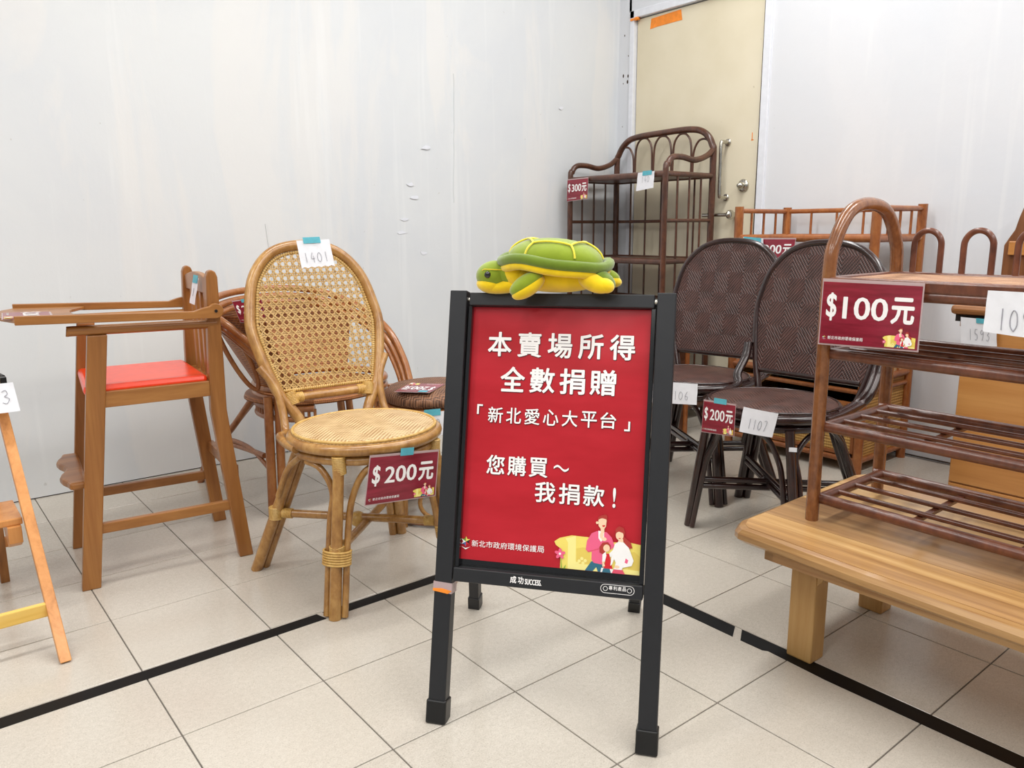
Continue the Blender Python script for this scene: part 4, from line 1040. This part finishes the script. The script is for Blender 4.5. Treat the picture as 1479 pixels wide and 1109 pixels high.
# ------------------------------------------------------------------ price cards and paper labels
def quadfr(q):
    TLc, TRc, BLc, BRc = [Vector(p) for p in q]; nrm = (TRc - TLc).cross(TLc - BLc).normalized()
    if nrm.dot(Vector((-.354, -2.087, .975)) - TLc) < 0: nrm = -nrm
    return (lambda x, y, h: (BLc.lerp(BRc, x)).lerp(TLc.lerp(TRc, x), y) + nrm * h)
def card(price, q, label, tape=None, extra=0, w=.2, asp=.66):
    fr = quadfr(q); t = thing('price_card', label, 'price card', Vector(q[2]).lerp(Vector(q[3]), .5), 0, 'maroon price cards on the furniture')
    sq = lambda a, b, c, d, h0, h1, nm, mt, p=t: MB().prism([(a, b), (c, b), (c, d), (a, d)], h0, h1, fr).build(nm, mt, p)
    sq(.01, .015, .99, .985, .0, .0008, 'card', 'card'); sq(-.004, -.01, 1.004, 1.035, -.0006, -.0002, 'sleeve', 'sleeve_edge')
    tx = MB()
    n = len(price)
    put_text(tx, '$', (.06, .38, .17, .82), fr, .0014, .022)
    put_text(tx, price, (.235, .42, .69, .77), fr, .0014, .011)
    put_text(tx, '元', (.72, .39, .94, .80), fr, .0014, .028)
    tx.build('lettering', 'white_ink', t)
    sm_ = MB()
    for i, c_ in enumerate('新北市政府環境保護局'): put_text(sm_, c_, (.10 + i * .037, .085, .133 + i * .037, .14), fr, .0013, .004, 1)
    sm_.build('lettering', 'white_ink', t); emblem(fr, .06, .115, .022, .001, t)
    fr2 = lambda x, y, h: fr(x, y, h)
    family(lambda a, b, h: fr(.66 + a * .31, .035 + b * .31 / asp, h), 0, 0, 1, .001, t)
    if tape:
        a, b, c, d = tape; sq(a, b, c, d, .001, .0016, 'tape', 'teal')
    return t
DIG = {'0': [[(.5, 0), (.15, .2), (.1, .6), (.4, .95), (.8, .8), (.85, .3), (.5, 0)]], '1': [[(.5, 1), (.5, 0)]], '9': [[(.8, .75), (.45, .55), (.2, .75), (.5, 1), (.8, .8), (.75, .4), (.5, 0)]],
       '5': [[(.8, 1), (.3, 1), (.25, .6), (.6, .6), (.8, .3), (.5, 0), (.2, .1)]], '3': [[(.2, .9), (.6, 1), (.7, .7), (.4, .55), (.8, .35), (.5, 0), (.15, .1)]], '4': [[(.5, 1), (.15, .4), (.85, .4)], [(.65, .65), (.65, 0)]],
       '7': [[(.15, 1), (.85, 1), (.45, 0)]], '6': [[(.7, 1), (.25, .5), (.3, .1), (.7, .05), (.8, .4), (.3, .45)]], '8': [[(.5, .5), (.2, .8), (.5, 1), (.8, .8), (.5, .5), (.15, .2), (.5, 0), (.85, .2), (.5, .5)]]}
def paper(num, q, label, box=(.15, .2, .85, .6), tape=(.15, .86, .75, 1.04), bow=.0, pen=.0007, torn=False):
    fr0 = quadfr(q); fr = (lambda x, y, h: fr0(x, y, h + bow * math.sin(math.pi * max(0, min(1, x))) + bow * (1 - y) * .6))
    t = thing('number_slip', label, 'paper label', Vector(q[2]).lerp(Vector(q[3]), .5), 0, 'white number slips taped to the furniture')
    mb = MB(); N = 10; vs = []
    for l in (0, .0004):
        for j in range(N + 1):
            for i in range(N + 1):
                y = j / N; 
                if torn and j == 0: y = .05 * (i % 2)
                vs.append(fr(i / N, y, l + .0006 * math.sin(i * 1.7 + j * 1.1)))
    W = N + 1; Q = W * W
    mb.add(vs, [(Q + j * W + i, Q + j * W + i + 1, Q + (j + 1) * W + i + 1, Q + (j + 1) * W + i) for j in range(N) for i in range(N)] + [(j * W + i, (j + 1) * W + i, (j + 1) * W + i + 1, j * W + i + 1) for j in range(N) for i in range(N)], True)
    mb.build('paper', 'paper', t)
    pn = MB(); n = len(num); x0, y0, x1, y1 = box; p = (x1 - x0) / n
    for i, c_ in enumerate(num):
        for st_ in DIG[c_]:
            pn.tube(catmull([fr(x0 + p * (i + .1 + a * .75), y0 + b * (y1 - y0), .0015) for a, b in st_], 3), pen, 4)
    pn.build('handwriting', 'pencil', t)
    if tape: 
        a, b, c, d = tape; MB().prism([(a, b), (c, b), (c, d), (a, d)], .0018, .0024, fr).build('tape', 'teal', t)
    return t
card('100', [(1.222, -1.188, .860), (1.222, -1.398, .860), (1.214, -1.191, .725), (1.214, -1.401, .732)], 'large price card reading $100 hanging from the shoe rack', None)
card('200', [(.538, -.412, .423), (.722, -.440, .411), (.519, -.408, .300), (.709, -.438, .292)], 'price card reading $200 taped under the pale seat of the honey rattan chair', (.43, .97, .62, 1.13))
card('200', [(1.578, -.619, .451), (1.587, -.729, .453), (1.576, -.616, .352), (1.585, -.729, .358)], 'price card reading $200 on the seat edge of the nearer dark woven chair', (.33, .97, .72, 1.14))
card('300', [(2.578, 1.084, 1.223), (2.578, .926, 1.226), (2.578, 1.088, 1.112), (2.578, .93, 1.121)], 'price card reading $300 on the tall dark rattan shelf', None)
card('200', [(2.578, -.094, .922), (2.578, -.283, .923), (2.578, -.09, .815), (2.578, -.271, .82)], 'price card reading $200 on the cabinet, between the two dark chair backs', None)
card('200', [(.505, .385, .755), (.595, .375, .763), (.525, .38, .688), (.605, .37, .683)], 'price card half hidden between the high chair and the honey rattan chair', (.3, .9, .6, 1.05))
q = [H(-.015, .205, .7462 + .0098), H(-.015, .012, .7462 + .0098), H(-.125, .205, .7462 + .0129), H(-.125, .012, .7462 + .0129)]
card('200', [Vector(p) for p in q], 'price card lying flat on the high chair tray', None)
card('200', [(.985, .005, .4585), (.91, .10, .4575), (1.10, .09, .4585), (1.02, .18, .4585)], 'price card lying flat on the round brown stool', (.1, .85, .35, 1.0))
paper('1401', [(.566, .012, .945), (.656, -.006, .948), (.571, -.002, .868), (.663, -.020, .873)], 'torn slip with faint digits taped to top of the cane chair back', (.1, .2, .9, .55), (.2, .88, .72, 1.1), torn=True)
paper('1107', [(1.590, -.754, .453), (1.627, -.847, .443), (1.583, -.748, .378), (1.620, -.836, .371)], 'slip numbered 1107 under the seat of the nearer dark woven chair', (.2, .2, .8, .6), None, .004)
paper('1106', [(1.748, -.308, .443), (1.748, -.463, .457), (1.746, -.31, .367), (1.746, -.464, .386)], 'slip numbered 1106 beside the sign, under the farther dark chair seat', (.2, .2, .8, .6), None, .003)
paper('1098', [(1.222, -1.511, .857), (1.222, -1.61, .857), (1.219, -1.512, .782), (1.219, -1.62, .776)], 'large white slip hanging from the shoe rack at the right edge', (.2, .1, .95, .6), None, .004, .0009)
paper('1593', [(2.364, -1.022, .682), (2.364, -1.127, .679), (2.378, -1.026, .590), (2.378, -1.132, .596)], 'slip numbered 1593 on the desk front', (.2, .2, .85, .6), (.45, .84, 1.0, 1.02))
paper('140', [(2.578, .583, 1.232), (2.578, .478, 1.235), (2.578, .593, 1.146), (2.578, .484, 1.158)], 'small white slip on the top shelf edge of the tall rattan shelf', (.25, .4, .75, .75), (.3, .8, .85, 1.06), .0, .0006)
paper('1', [(2.572, -.035, .930), (2.572, -.135, .924), (2.572, -.04, .848), (2.572, -.14, .844)], 'white slip with teal tape on the cabinet rail above the dark chair', (.2, .3, .6, .7), (.05, .7, .9, 1.02), .0)
paper('1', [(.368, .300, .841), (.372, .262, .839), (.358, .322, .765), (.362, .290, .761)], 'narrow white slip hanging inside the high chair back', (.3, .3, .7, .6), (.1, .8, .9, 1.1), .0)
paper('9', [(.949, .002, .397), (1.016, -.044, .402), (.947, .004, .320), (1.014, -.043, .322)], 'white slip hanging from the round brown stool beside the sign', (.5, .25, .8, .7), (.1, .85, .75, 1.12), .0)
paper('3', [(-.185, .235, .600), (-.118, .235, .600), (-.185, .215, .528), (-.112, .215, .528)], 'white slip with a 3 clipped to the folding step', (.45, .3, .9, .75), None, .0)
